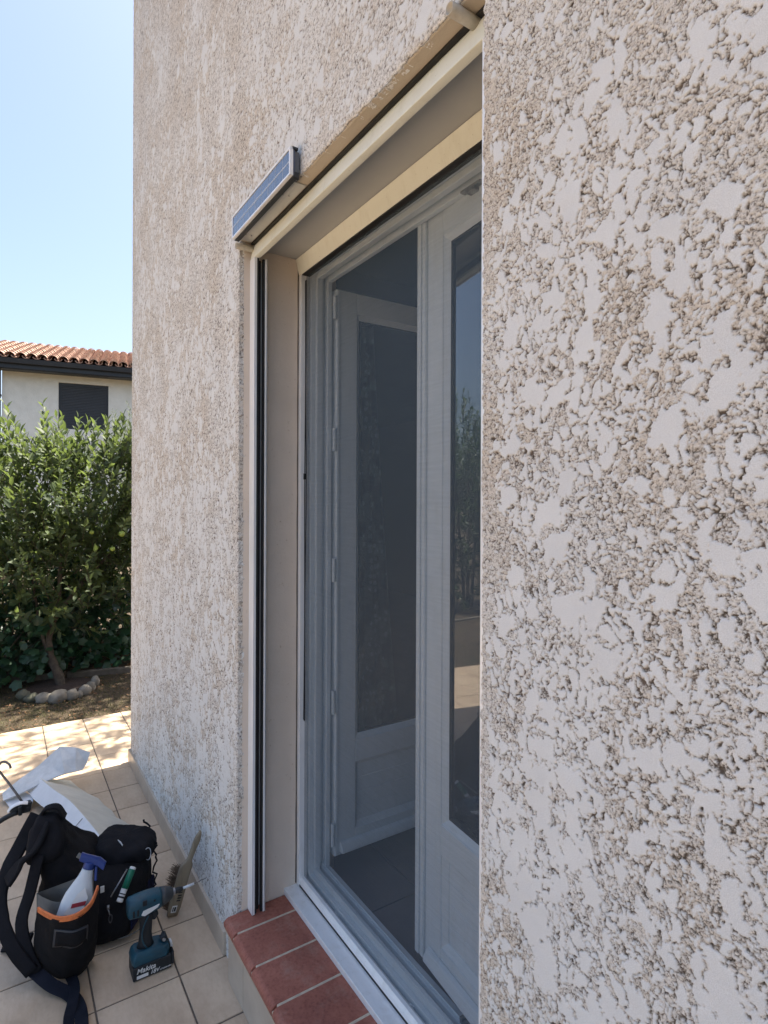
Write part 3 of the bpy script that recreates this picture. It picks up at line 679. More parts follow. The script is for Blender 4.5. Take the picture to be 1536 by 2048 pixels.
def blades(P, D, U, S, Wd=1.0, tone=None, T=T1, F=None):
    n = len(P); D = D/np.linalg.norm(D, axis=1, keepdims=True); X = np.cross(D, U); X /= np.linalg.norm(X, axis=1, keepdims=True)+1e-9; Z = np.cross(X, D)
    V = P[:, None]+S[:, None, None]*(T[None, :, 0, None]*Wd*X[:, None]+T[None, :, 1, None]*D[:, None]+T[None, :, 2, None]*Z[:, None])
    k = len(T); tris = F
    Fi = (np.arange(n)[:, None, None]*k+tris[None]).reshape(-1, 3)
    return V.reshape(-1, 3), Fi, np.repeat(tone if tone is not None else rng.random(n), k)
F1 = np.array([(0, 3, 1), (0, 2, 3), (1, 3, 6), (1, 6, 4), (3, 2, 5), (3, 5, 6), (4, 6, 7), (6, 5, 7)])
F2 = F1; 
TB = np.array([(0, .0, 0)]+[((.40+.08*math.cos(5*a+.6))*math.sin(a)*1.15, .42-(.40+.08*math.cos(5*a+.6))*math.cos(a)*1.1, -.10*math.cos(a*2.5)**2) for a in np.linspace(.35, 2*math.pi-.35, 13)]+[(0, .45, .04)])
FB = np.array([(14, i, i+1) for i in range(0, 13)]+[(14, 13, 0)])
def leafmesh(name, parts, mats, parent, idx=None):
    V = np.concatenate([q[0] for q in parts]); off = np.cumsum([0]+[len(q[0]) for q in parts[:-1]])
    Fq = np.concatenate([q[1]+o_ for q, o_ in zip(parts, off)]); tn = np.concatenate([q[2] for q in parts])
    o = npmesh(name, V, Fq, mats, parent, {'tone': tn}, smooth=True, nper=3); return o
def shoots(n, center, rad, zmin, length=(.22, .42), per=16, size=(.06, .10), upbias=.9, surf=.55, shape=None):
    """leaf whorls along n shoots set in an uneven crown"""
    c = np.array(center); rad = np.array(rad); P0 = []
    while len(P0) < n:
        d = rng.normal(size=3); d /= np.linalg.norm(d); rr = rng.random()**(.33 if rng.random() > surf else .08)
        q = c+d*rad*rr*(.80+.35*pn(np.array([d[0]*2.3+c[0]*7]), np.array([d[1]*2.3+d[2]*3]))[0]+.05)
        if q[2] > zmin: P0.append((q, d))
    Ps, Ds, Us, Ss, Ts, stems = [], [], [], [], [], []
    for q, d in P0:
        L_ = rng.uniform(*length); dr = d*rng.uniform(.35, .8)+np.array([0, 0, upbias])*rng.uniform(.5, 1.2)+rng.normal(size=3)*.22; dr /= np.linalg.norm(dr)
        bend = rng.normal(size=3)*.12; stems.append([q, q+dr*L_*.5+bend*L_*.3, q+dr*L_+bend*L_])
        ref = np.cross(dr, rng.normal(size=3)); ref /= np.linalg.norm(ref); bi = np.cross(dr, ref); sh_t = rng.random()*.6
        for k in range(per):
            u = (k+.5)/per; th = k*2.4+rng.random()*.4; pos = q+dr*L_*u+bend*L_*u*u
            out = ref*math.cos(th)+bi*math.sin(th); ang = .95-.55*u+rng.normal()*.12
            D = dr*math.cos(ang)+out*math.sin(ang)+np.array([0, 0, -.12]); Ps.append(pos); Ds.append(D); Us.append(dr*1.0-out*.3+rng.normal(size=3)*.15)
            Ss.append(rng.uniform(*size)*(1.05-.35*abs(u-.4))); Ts.append(min(1, max(0, sh_t+.45*u+rng.normal()*.15)))
    return (np.array(Ps), np.array(Ds), np.array(Us), np.array(Ss), np.array(Ts)), stems
def crown(name, specs, mat, parent, wd=.62, stem_r=.003):
    parts = []; stems = []
    for s_ in specs:
        a, st_ = shoots(**s_); parts.append(blades(a[0], a[1], a[2], a[3], wd, a[4], T1, F2)); stems += st_
    o = leafmesh(name, parts, [mat], parent)
    tb = MB()
    for s_ in stems: tb.tube(s_, [stem_r, stem_r*.8, stem_r*.35], 4, caps=False)
    return o, tb

def place0(o, root): o.location = -Vector(root.location); return o
# fruit tree with thin leaning trunk inside the stone ring
ft = thing('fruit_tree', 'leafy fruit tree with small green fruits growing from the ring of stones', 'tree', (5.62, .21, -.04))
o, tb = crown('crown', [dict(n=520, center=(6.05, .15, 1.35), rad=(.62, 1.15, .66), zmin=.50, size=(.055, .125), per=13),
                        dict(n=95, center=(6.0, .10, 1.78), rad=(.5, 1.05, .25), zmin=1.6, length=(.28, .42), upbias=1.8, size=(.075, .12), per=14),
                        dict(n=260, center=(5.95, .25, .85), rad=(.5, 1.1, .5), zmin=.35, size=(.07, .11), per=12)], 'leaf', ft, .82)
place0(o, ft)
tb.tube(smooth_path([(5.62, .21, -.06), (5.66, .235, .10), (5.75, .29, .28), (5.80, .30, .42), (5.86, .22, .7), (5.9, .2, 1.1), (5.95, .15, 1.6)], 4), .035*1.0, 8) if False else None
trk = MB(); path = smooth_path([(5.62, .205, -.06), (5.65, .235, .08), (5.74, .285, .22), (5.80, .29, .38), (5.84, .22, .62), (5.9, .2, 1.0), (5.95, .15, 1.5)], 4)
trk.tube(path, [.042*(1-.8*i/(len(path)-1))+.004*math.sin(i*2.1) for i in range(len(path))], 10)
trk.tube(smooth_path([(5.74, .285, .22), (5.80, .33, .34), (5.84, .36, .5), (5.9, .42, .9), (5.9, .5, 1.4)], 3), [.016]*5+[.012]*4+[.008]*4, 7)
trk.tube(smooth_path([(5.84, .2, .6), (5.9, -.05, .9), (6.0, -.35, 1.2), (6.05, -.6, 1.6)], 3), [.018]*4+[.012]*3+[.007]*3, 7)
place0(trk.build('trunk', 'bark', ft, smooth=True), ft); place0(tb.build('twigs', 'bark', ft, smooth=True), ft)
MAT['fruit'] = pm('green_fruit_skin', (.28, .36, .07), (.20, .28, .05), 20, .35)
for q, r_ in zip([(5.40, -.22, 1.265), (5.45, -.155, 1.135), (5.62, .20, 1.29), (5.76, .43, 1.05), (5.5, .0, 1.28), (5.60, .31, .62), (5.58, .29, .585), (5.55, -.35, .95), (5.6, .42, 1.31)], (.026, .021, .022, .021, .02, .024, .02, .02, .018)):
    f = MB(); rings = [[(q[0]+r_*math.sin(a)*math.cos(b)*1.0, q[1]+r_*math.sin(a)*math.sin(b), q[2]+r_*.95*math.cos(a)) for b in np.linspace(0, 2*math.pi, 14, endpoint=False)] for a in np.linspace(.12, math.pi-.12, 9)]
    f.loft(rings); f.tube([(q[0], q[1], q[2]+r_*.85), (q[0]+.004, q[1], q[2]+r_*1.5)], .002, 5)
    place0(f.build('fruit', 'fruit', ft, smooth=True), ft)

# broad-leaved plant beneath, left of the trunk
def mound(name, label, cat, c, rad, n, sz, seed_h, mat='leafbroad'):
    root = thing(name, label, cat, (c[0], c[1], -.03)); P = []; D = []; U = []; S = []; st = MB()
    for _ in range(n):
        d = rng.normal(size=3); d[2] = abs(d[2]); d /= np.linalg.norm(d); rr = rng.random()**.3
        q = np.array(c)+d*np.array(rad)*rr*(.85+.3*rng.random()); P.append(q); o_ = d*.6+rng.normal(size=3)*.5; o_[2] -= .35
        D.append(o_); U.append(np.array([-.8, .1, .8])+rng.normal(size=3)*.45); S.append(rng.uniform(*sz))
    for _ in range(26):
        d = rng.normal(size=3); d[2] = abs(d[2])+.4; d /= np.linalg.norm(d); e_ = np.array(c)+d*np.array(rad)*.85
        st.tube([(c[0]+rng.normal()*.06, c[1]+rng.normal()*.06, -.04), tuple((np.array(c)*.4+e_*.6)), tuple(e_)], [.006, .004, .002], 5)
    pr = blades(np.array(P), np.array(D), np.array(U), np.array(S), 1.0, None, TB, FB)
    place0(leafmesh('foliage', [pr], [mat], root), root); place0(st.build('stems', 'bark', root, smooth=True), root); return root
mound('broad_leaf_plant', 'dark bluish green broad leaved plant at the left foot of the fruit tree', 'plant', (6.02, .72, .04), (.45, .70, .88), 1100, (.055, .10), 0)
mound('broad_leaf_plant', 'dark broad leaved plant right of the leaning trunk, beside the dry leaf heap', 'plant', (6.30, -.10, .04), (.40, .62, .90), 1000, (.055, .10), 0)

def hedge_bush(name, label, c, rad, n, mat='leafhedge', zmin=-.02, size=(.05, .085), group=None, per=12, wd=.62, cat='shrub'):
    root = thing(name, label, cat, (c[0], c[1], -.04), group)
    o, tb = crown('foliage', [dict(n=n, center=c, rad=rad, zmin=zmin, per=per, size=size, surf=.35)], mat, root, wd)
    place0(o, root)
    for k in range(3): tb.tube([(c[0]+.08*k-.08, c[1]+.1*k-.1, -.06), (c[0]+.15*(k-1), c[1]+.2*(k-1), c[2]*.6), (c[0]+.3*(k-1), c[1]+.4*(k-1), c[2]*1.3)], [.03, .02, .01], 6)
    place0(tb.build('stems', 'bark', root, smooth=True), root); return root
hedge_bush('hedge_shrub', 'dark hedge shrub behind the fruit tree trunk', (7.3, .55, .70), (.45, .85, .85), 520)
hedge_bush('hedge_shrub', 'dark hedge shrub touching the house corner behind the dry leaves', (7.3, -.7, .75), (.45, .85, .9), 520)
hedge_bush('hedge_shrub', 'dark hedge shrub at the left edge of the picture', (7.3, 1.7, .65), (.5, .85, .75), 380)
hedge_bush('olive_shrub', 'pale grey green shrub in sunlight between the house corner and the neighbouring house', (9.6, -1.35, 1.9), (.7, .75, 1.35), 330, 'leafolive', size=(.05, .08), wd=.4)
hedge_bush('yellow_shrub', 'small sunlit yellow green shrub at the far left below the neighbouring house', (9.4, 1.05, 1.1), (.6, .7, .95), 150, 'leaf')
# garden beyond the frame, seen only in the door glass
for i, (x, y, h, lab) in enumerate(((7.3, 3.3, 1.45, 'nearest garden hedge shrub reflected in the door glass'), (7.0, 4.9, 1.55, 'middle garden hedge shrub reflected in the door glass'), (6.3, 6.6, 1.6, 'far garden hedge shrub reflected in the door glass'))):
    hedge_bush('garden_shrub', lab, (x, y, h), (.8, 1.2, h+.1), 1000 if i == 0 else 420, size=(.07, .11))

# stones of the ring
MAT['stone'] = pm('river_stone', (.27, .245, .205), (.17, .155, .125), 14, .8, .4, .003)
MAT['stonemoss'] = pm('mossy_stone', (.12, .115, .085), (.085, .09, .06), 14, .9, .4, .003)
stones = [(5.50, .49, .045, .055, .05, 1, 'mossy dark stone at the far left end of the ring'), (5.41, .435, .05, .06, .04, 1, 'low brown stone second from the left in the ring'),
          (5.335, .355, .05, .068, .048, 0, 'pale rounded stone left of the largest one'), (5.29, .26, .062, .080, .066, 0, 'largest pale stone at the front of the ring'),
          (5.29, .165, .05, .060, .055, 0, 'grey stone right of the largest one'), (5.30, .105, .03, .026, .034, 0, 'smallest stone wedged between two grey ones'),
          (5.36, .062, .05, .055, .055, 0, 'grey stone third from the right end of the ring'), (5.44, .012, .045, .046, .052, 0, 'flat stone second from the right end of the ring'),
          (5.56, -.04, .04, .040, .060, 0, 'upright stone at the right end of the ring')]
for (x, y, rx, ry, rz, ms, lab) in stones:
    f = MB(); s0 = rng.random()*50; rx, ry, rz = rx*.88, ry*.88, rz*.92
    def rad_(a, b): return 1+.24*float(pn(np.array([math.cos(b)*math.sin(a)*1.3+s0]), np.array([math.sin(b)*math.sin(a)*1.3+math.cos(a)*1.7+s0]))[0])
    rings = [[(rx*rad_(a, b)*math.sin(a)*math.cos(b), ry*rad_(a, b)*math.sin(a)*math.sin(b), rz*rad_(a, b)*math.cos(a)) for b in np.linspace(0, 2*math.pi, 20, endpoint=False)] for a in np.linspace(.08, math.pi-.08, 13)]
    f.loft(rings); o = f.build('ring_stone', 'stonemoss' if ms else 'stone', None, smooth=True); o.location = (x, y, -.035+rz*.42); tag(o, lab, 'stone', 'stones ringing the fruit tree')

# garden kerb
MAT['kerb'] = pm('weathered_concrete', (.17, .145, .115), (.11, .095, .075), 20, .95, .5, .004)
kb = MB(); d_ = Vector((-.237, -1.005, 0)).normalized(); k0 = Vector((6.03, .655, 0)) - d_*3.2
n_ = Vector((-d_.y, d_.x, 0))
for i in range(9):
    a = k0+d_*(i*.62); b = a+d_*.612
    kb.prism([a+n_*0+Vector((0, 0, -.1)), a+n_*.0+Vector((0, 0, .012)), a+n_*.055+Vector((0, 0, .012)), a+n_*.055+Vector((0, 0, -.1))], b-a)
ko = kb.build('garden_kerb', 'kerb', None, bevel=.008); tag(ko, 'low weathered concrete kerb crossing the garden behind the stone ring', 'kerb')

# litter and grass (uncountable)
def scatter(name, n, area, size, mat, zf, up, flat=False, T=T1, F=F2, wd=.6):
    x = rng.uniform(area[0], area[1], n); y = rng.uniform(area[2], area[3], n); z = zf(x, y)
    D = rng.normal(size=(n, 3)); D[:, 2] = (rng.normal(size=n)*.25 if flat else np.abs(rng.normal(size=n))*.8+up)
    U = rng.normal(size=(n, 3))*.5+np.array([0, 0, 1.2]) if flat else rng.normal(size=(n, 3))
    pr = blades(np.stack([x, y, z], -1), D, U, rng.uniform(*size, n), wd, None, T, F)
    return tag(leafmesh(name, [pr], [mat], None), kind='stuff')
scatter('grass', 26000, (4.66, 6.1, -1.6, 2.4), (.010, .030), 'grass', lambda x, y: np.full(len(x), -.047), .5, wd=.28)
scatter('dry_leaves', 1500, (6.0, 7.0, -1.6, .9), (.03, .075), 'dryleaf', lambda x, y: -.02+.12*np.exp(-((x-6.7)/.3)**2-((y+.35)/.5)**2)*rng.random(len(x))+.01*rng.random(len(x)), 0, True, wd=.9)
scatter('fallen_leaves', 1100, (4.68, 6.1, -1.3, 1.6), (.012, .035), 'dryleaf', lambda x, y: np.full(len(x), -.032)+.008*rng.random(len(x)), 0, True, wd=.8)
MAT['mulch'] = pm('dark_bark_mulch', (.03, .02, .016), (.06, .038, .028), 60, .95, .6, .006)
mu = MB(); mu.add([(5.63+.26*math.cos(a)*(1+.1*math.sin(3*a)), .22+.26*math.sin(a), -.022) for a in np.linspace(0, 2*math.pi, 24, endpoint=False)]+[(5.63, .22, .0)], [(i, (i+1) % 24, 24) for i in range(24)])
tag(mu.build('mulch', 'mulch', None, smooth=True), kind='stuff')

# ------------------------------------------------------------------ neighbouring house
q0 = Vector((17.92, .617, 0)); e1 = Vector((-.162, -.987, 0)).normalized(); e3 = Vector((.987, -.162, 0)).normalized()   # along the facade, into the house
nb = thing('neighbour_house', 'cream neighbouring house with an orange tiled roof and anthracite gutter', 'house', q0)
NM = Matrix(((e1.x, e3.x, 0, 0), (e1.y, e3.y, 0, 0), (0, 0, 1, 0), (0, 0, 0, 1)))
def nl(o): o.matrix_local = NM; return o
MAT['stucco'] = pm('cream_stucco', (.76, .75, .67), (.69, .68, .60), 5, .9, .6, .01, bscale=45)
m, t, p = newmat('clay_tile'); v = coord(t)
t.links.new(ramp(t, noise(t, v, 7, 4), [(.25, (.45, .285, .215)), (.5, (.37, .225, .165)), (.72, (.52, .40, .32))]), p.inputs['Base Color']); p.inputs['Roughness'].default_value = .85; MAT['clay'] = m
wl = MB().box((0, 0, -.1), (1.27, .3, 5.0)).box((2.47, 0, -.1), (12, .3, 5.0)).box((1.2701, .001, -.1), (2.4699, .299, 3.45)).box((1.2701, .001, 4.68), (2.4699, .299, 5.0)).box((0, .301, -.1), (12, 9, 4.99))
nl(wl.build('wall', 'stucco', nb))
wn = MB().box((1.272, .05, 3.452), (1.32, .10, 4.678)).box((2.42, .05, 3.452), (2.468, .10, 4.678)).box((1.3201, .051, 4.60), (2.4199, .11, 4.678))
wf = nl(wn.build('window', 'darkmetal', nb))
MAT['slat'] = pm('slate_grey_slats', (.030, .035, .042), (.038, .043, .05), 3, .5)
slt = MB()
for k in range(27): slt.box((1.32, .062, 3.455+k*.0425), (2.42, .078, 3.455+k*.0425+.034))
slt.box((1.32, .079, 3.454), (2.42, .083, 4.60), 1)
slt.build('roller_shutter', ['slat', 'black'], wf, bevel=.005, seg=1)
gt = MB().box((-.35, -.46, 4.84), (12, -.20, 4.94)).box((-.36, -.49, 4.86), (12, -.461, 5.0)).prism([(-.40, -.495, 4.965), (-.40, -.58, 4.975), (-.40, -.60, 5.10), (-.40, -.495, 5.10)], (12.4, 0, 0)).box((-.35, -.199, 4.87), (12, .01, 4.92))
nl(gt.build('gutter', 'darkmetal', nb, bevel=.01))
dpp = MB().tube([(-.06, -.05, 4.95), (-.06, -.05, .0)], .045, 10)
for z in (4.2, 3.4, 2.4): dpp.box((-.115, -.10, z), (-.005, .0, z+.05))
nl(dpp.build('downpipe', 'darkmetal', nb, smooth=False))
# barrel tiles in courses
rs = []; rq = []; ro = 0; pitch = R(16.8); cw = .235; cl = .34; ncx, ncy = 44, 13; seg = 8
for i in range(ncx):
    for j in range(ncy):
        for kind in (0, 1):
            xc = -.45+i*cw+(cw/2 if kind else 0)+random.uniform(-.006, .006); r_ = .088 if not kind else .075
            for e_, (uu, rr) in enumerate(((j*cl-.05, r_+.012), (j*cl+cl, r_-.008))):
                for k in range(seg+1):
                    th = math.pi*k/seg
                    lx = xc+rr*math.cos(th)*1.05; lz = rr*math.sin(th)*(1 if not kind else -.7)+(.035 if not kind else .06)+(.014 if e_ == 0 else 0)
                    rs.append((lx, -.56+uu*math.cos(pitch)-lz*math.sin(pitch), 5.10+uu*math.sin(pitch)+lz*math.cos(pitch)))
            for k in range(seg): rq.append((ro+k, ro+k+1, ro+seg+1+k+1, ro+seg+1+k))
            ro += 2*(seg+1)
rf = npmesh('roof', np.array(rs), np.array(rq), ['clay'], nb, smooth=True); nl(rf)
sm = rf.modifiers.new('thickness', 'SOLIDIFY'); sm.thickness = .014
ub = MB().prism([(-.42, -.50, 5.06), (-.42, 3.60, 5.06+4.1*math.tan(pitch)), (-.42, 3.60, 5.03+4.1*math.tan(pitch)), (-.42, -.50, 5.0)], (10.4, 0, 0))
ub.prism([(-.42, 3.61, 5.03+4.1*math.tan(pitch)), (-.42, 9.2, 5.0), (-.42, 9.2, 4.95)], (10.4, 0, 0))
for i in range(26): ub.tube([(-.5+i*.4, 3.66, 5.13+4.1*math.tan(pitch)), (-.06+i*.4, 3.66, 5.11+4.1*math.tan(pitch))], [.11, .095], 10)
nl(ub.build('ridge', 'clay', nb))

# hidden trees beside the house shade the lawn; sparse one added to dapple patio
def shade_tree(c, rad, n, lab):
    x, y, z = c; root = thing('shade_tree', lab, 'tree', (x, y, -.05))
    o, tb = crown('crown', [dict(n=n, center=c, rad=rad, zmin=.8, per=12, size=(.09, .14), surf=.3)], 'leafhedge', root); place0(o, root)
    tb.tube([(x, y-.4, -.1), (x+.05, y-.4, 1.2), (x, y-.1, z)], [.09, .07, .04], 8); place0(tb.build('trunk', 'bark', root, smooth=True), root)
shade_tree((5.85, -2.0, 3.5), (.95, 1.05, .9), 520, 'hidden bushy tree beside the gable behind the house corner, shading the lawn')
shade_tree((4.3, -1.9, 3.7), (.6, .9, .6), 120, 'thin sparse unseen tree added close to the gable to dapple the sunlit patio')
shade_tree((7.2, -2.55, 3.3), (.9, 1.3, 1.0), 480, 'hidden tree farther from the gable, behind the dry leaf bed')

# ------------------------------------------------------------------ backpack
bp = thing('backpack', 'black tool backpack standing on the patio with orange edged side pocket and open front', 'backpack', (2.33, .42, 0))
BO = Vector((2.27, .45, 0)); BA = Vector((-.35, -.94, 0)); BB = Vector((.94, -.35, 0))
def L2W(a, b, z): return BO+BA*a+BB*b+Vector((0, 0, z))
def rrect(a0, a1, b0, b1, z, n=28, pw=3.2, wr=.006, tilt=(0, 0)):
    ca, cb, ha, hb = (a0+a1)/2, (b0+b1)/2, (a1-a0)/2, (b1-b0)/2; out = []
    for k in range(n):
        th = 2*math.pi*k/n; c_, s_ = math.cos(th), math.sin(th)
        x = math.copysign(abs(c_)**(2/pw), c_); y = math.copysign(abs(s_)**(2/pw), s_)
        f_ = 1+wr*10*float(pn(np.array([k*.55+a0*30]), np.array([z*14+3]))[0])*.5
        out.append(L2W(ca+ha*x*f_, cb+hb*y*f_, z+tilt[0]*x*ha+tilt[1]*y*hb))
    return out
body = MB()
body.loft([rrect(-.095, .09, .03, .27, .005), rrect(-.12, .12, .0, .30, .02), rrect(-.125, .13, -.005, .30, .10), rrect(-.12, .12, -.0, .30, .18), rrect(-.115, .05, .01, .28, .25, wr=.02), rrect(-.115, -.01, .02, .24, .31, wr=.03),
           rrect(-.125, -.04, .03, .19, .36, wr=.03), rrect(-.13, -.055, .04, .16, .40, wr=.03), rrect(-.125, -.06, .05, .14, .43, wr=.02), rrect(-.115, -.07, .06, .12, .442)])
at0(body.build('body', 'nylon', bp, smooth=True, sub=2), bp)
# top bunched grab handle and shoulder yoke
yk = MB()
yk.loft([rrect(-.15, -.03, .0, .13, .29, wr=.014), rrect(-.15, -.02, -.0, .13, .35, wr=.018), rrect(-.14, -.035, .03, .12, .40, wr=.018), rrect(-.125, -.05, .05, .115, .435, wr=.014), rrect(-.115, -.065, .065, .10, .448)])
at0(yk.build('shoulder_yoke', 'nylon2', bp, smooth=True, sub=2), bp)
gh = smooth_path([L2W(-.11, .09, .425), L2W(-.10, .085, .458), L2W(-.06, .085, .462), L2W(-.035, .09, .42)], 5)
at0(MB().ribbon(gh, .035, .008, (.94, -.35, 0)).build('grab_handle', 'nylon2', bp, bevel=.002), bp)
# open front compartment
fc = MB()
fc.loft([rrect(.03, .19, .0, .28, .004), rrect(.0, .225, -.03, .30, .03), rrect(-.01, .240, -.035, .30, .12, wr=.01), rrect(.0, .232, -.01, .30, .19, wr=.01), rrect(.03, .21, .06, .29, .235)])
at0(fc.build('front_compartment', 'nylon', bp, smooth=True, sub=2), bp)
po = MB()
def pr_(a, b, z): return L2W(a, b, z)
po.loft([rrect(.055, .235, .10, .27, .205, wr=.008), rrect(.045, .255, .09, .285, .225, wr=.008, tilt=(-.1, 0)), rrect(.045, .255, .09, .285, .262, wr=.008, tilt=(-.1, 0)), rrect(.06, .235, .11, .27, .283, tilt=(-.1, 0))])
at0(po.build('top_flap', 'nylon2', bp, smooth=True, sub=2), bp)
at0(MB().ribbon([L2W(.125, .15, .283), L2W(.14, .13, .284), L2W(.15, .115, .28)], .006, .002, (0, 0, 1)).build('flap_tag', 'white', bp), bp)
# ragged zip and cord along the right edge
def wig(p0, p1, n, amp):
    p0, p1 = Vector(p0), Vector(p1); return [p0.lerp(p1, i/(n-1))+Vector(rng.normal(size=3))*amp for i in range(n)]
zc = MB()
zc.tube(wig(L2W(.20, .27, .29), L2W(.255, .18, .23), 12, .006), .004, 6).tube(wig(L2W(.255, .18, .23), L2W(.262, .10, .10), 12, .005), .0035, 6)
zc.tube(wig(L2W(.24, .12, .16), L2W(.235, .05, .02), 10, .003), .0018, 5).tube(wig(L2W(.25, .12, .16), L2W(.245, .06, .01), 10, .003), .0016, 5)
at0(zc.build('elastic_cord', 'nylon2', bp, smooth=True), bp)
loop = [(L2W(.235+.012*math.cos(a), .12+.004*math.sin(a*2), .235+.022*math.sin(a))) for a in np.linspace(0, 2*math.pi, 20)]
at0(MB().tube(loop, .0014, 6).build('cord_loop', 'silver', bp, smooth=True), bp)
# navy lining, zip line and puller on the open front
nv = MB().add([L2W(.247, .045, .13), L2W(.252, .15, .135), L2W(.249, .14, .05), L2W(.244, .04, .05)], [(0, 1, 2, 3)])
nv2 = MB().loft([[L2W(.20+.05*u, -.0+.16*u+.0, .125+.01*u), L2W(.205+.05*u, .0+.16*u, .125), L2W(.205+.05*u, .0+.16*u, .045), L2W(.20+.05*u, .0+.16*u, .045)] for u in np.linspace(0, 1, 6)])
at0(nv2.build('inner_lining', 'navy', bp), bp)
zl = smooth_path([L2W(.120, -.002, .018), L2W(.20, -.012, .035), L2W(.258, .04, .045), L2W(.262, .16, .06)], 6)
at0(MB().tube(zl, .0016, 6).build('zip_line', 'greyliner', bp, smooth=True), bp)
zp = Vector((2.125, .345, .205))
at0(MB().tube([zp, zp+Vector((-.004, 0, -.012))], .004, 8).tube([zp+Vector((-.004, .0, -.012)), zp+Vector((-.006, -.004, -.030))], .0018, 6).build('zip_slider', 'steel', bp, smooth=True), bp)
lp = [zp+Vector((-.007, -.006+.005*math.cos(a), -.043+.013*math.sin(a))) for a in np.linspace(0, 2*math.pi, 16)]
at0(MB().tube(lp, .002, 6).build('zip_puller', 'patch', bp, smooth=True), bp)
at0(MB().box((2.16, .352, .232), (2.163, .364, .252)).build('care_tag', 'white', bp), bp)
# side pocket facing the camera, orange rim
rim = [Vector(q) for q in ((2.133, .545, .262), (2.082, .525, .268), (2.030, .495, .274), (2.000, .452, .285), (2.008, .412, .300), (2.055, .385, .318))]
rim = smooth_path(rim, 4); pk = MB(); rings = []
def psurf(q, z, f_=1.0, off=0.0):
    """pocket cloth under rim point q at height z: hangs slightly back towards the floor"""
    k_ = 1-min(1, z/.28); cen = Vector((2.17+.115*k_, .452, 0)); dx = Vector((q.x-2.17, (q.y-.452)*(1+.16*k_), 0))
    wv = .005*math.sin(q.y*120+z*40)*math.sin(z*25+1)
    return cen+dx*f_+dx.normalized()*(wv+off)+Vector((0, 0, z))
for zi, (f_, z_) in enumerate(((1, None), (1.0, .245), (1.01, .20), (1.02, .15), (1.0, .10), (.97, .05), (.90, .015), (.82, .003))):
    rings.append([psurf(q, q.z, 1) if z_ is None else psurf(q, z_*(q.z/.28)**.5, f_) for q in rim])
nr = len(rim); vs = [q for r_ in rings for q in r_]; fs = [(i*nr+k, i*nr+k+1, (i+1)*nr+k+1, (i+1)*nr+k) for i in range(len(rings)-1) for k in range(nr-1)]
pk.add(vs, fs); pko = pk.build('side_pocket', 'nylon', bp, smooth=True); at0(pko, bp)
s_ = pko.modifiers.new('s', 'SOLIDIFY'); s_.thickness = .004
orp = MB().ribbon(rim, .016, .006, (0, 0, 1)).build('pocket_piping', 'orange', pko, bevel=.001)
at0(MB().loft([[q+Vector((.10, 0, -.005)) for q in rim], [q+Vector((.10, 0, -.08)) for q in rim]], caps=False).build('pocket_liner', 'greyliner', bp, smooth=True), bp)
# rubber patch following the pocket surface
def prim(u):
    i = min(int(u*(nr-1)), nr-2); return rim[i].lerp(rim[i+1], u*(nr-1)-i)
def patch(name, mat, u0, u1, z0_, z1_, off, th_):
    n_, k_ = 8, 4; A1 = [[psurf(prim(u0+(u1-u0)*i/n_), z0_+(z1_-z0_)*j/k_, 1.01, off) for i in range(n_+1)] for j in range(k_+1)]
    vs_ = [q for r_ in A1 for q in r_]; o = MB().add(vs_, [(j*(n_+1)+i, j*(n_+1)+i+1, (j+1)*(n_+1)+i+1, (j+1)*(n_+1)+i) for j in range(k_) for i in range(n_)]).build(name, mat, bp, smooth=True)
    at0(o, bp); sm_ = o.modifiers.new('s', 'SOLIDIFY'); sm_.thickness = th_; sm_.offset = 0; return o
patch('rubber_patch', 'patch', .36, .76, .165, .235, .005, .004); patch('patch_inset', 'nylon2', .385, .735, .172, .228, .0075, .002)
tx = bpy.data.textures.new('fabric_creases', 'CLOUDS'); tx.noise_scale = .055; tx.noise_depth = 2
for o in list(bp.children):
    if o.name.split('.')[0] in ('body', 'shoulder_yoke', 'front_compartment', 'top_flap', 'side_pocket'):
        if not any(m_.type == 'SUBSURF' for m_ in o.modifiers): su = o.modifiers.new('sub', 'SUBSURF'); su.levels = su.render_levels = 2
        dm = o.modifiers.new('creases', 'DISPLACE'); dm.texture = tx; dm.strength = .022 if o.name.split('.')[0] != 'side_pocket' else .008; dm.mid_level = .55; dm.texture_coords = 'GLOBAL'
# straps
SA = [(2.436, .534, .421), (2.419, .58, .345), (2.375, .623, .287), (2.331, .647, .227), (2.265, .638, .171), (2.195, .604, .113), (2.154, .56, .057)]
SB = [(2.363, .515, .421), (2.325, .547, .363), (2.329, .59, .316), (2.327, .625, .270)]
SC = [(2.31, .535, .341), (2.275, .562, .243), (2.231, .587, .179), (2.186, .572, .105), (2.157, .546, .049)]
sv = Vector((-.35, -.94, .25))
at0(MB().ribbon(smooth_path(SA, 5), [.05]*10+[.045]*10+[.04]*11, .014, tuple(sv)).build('shoulder_strap', 'nylon2', bp, smooth=True), bp)
at0(MB().ribbon(smooth_path(SB, 5), .058, .014, (-.3, -.6, .7)).build('shoulder_strap', 'nylon2', bp, smooth=True), bp)
at0(MB().ribbon(smooth_path(SC, 5), .036, .012, tuple(sv)).build('shoulder_strap', 'nylon2', bp, smooth=True), bp)
W1 = [(2.172, .560, .055), (2.103, .511, .03), (2.057, .467, .015), (1.998, .445, .012), (1.931, .443, .010), (1.822, .457, .010), (1.75, .47, .01)]
W2 = [(2.205, .481, .02), (2.139, .455, .012), (2.055, .45, .024), (1.992, .463, .026), (1.956, .475, .012), (1.841, .485, .008), (1.76, .50, .008)]
at0(MB().ribbon(smooth_path(W1, 6), .036, .003, [tuple(Vector((0, -1, .15+.1*math.sin(i*.5)))) for i in range(37)]).build('webbing_strap', 'web', bp), bp)
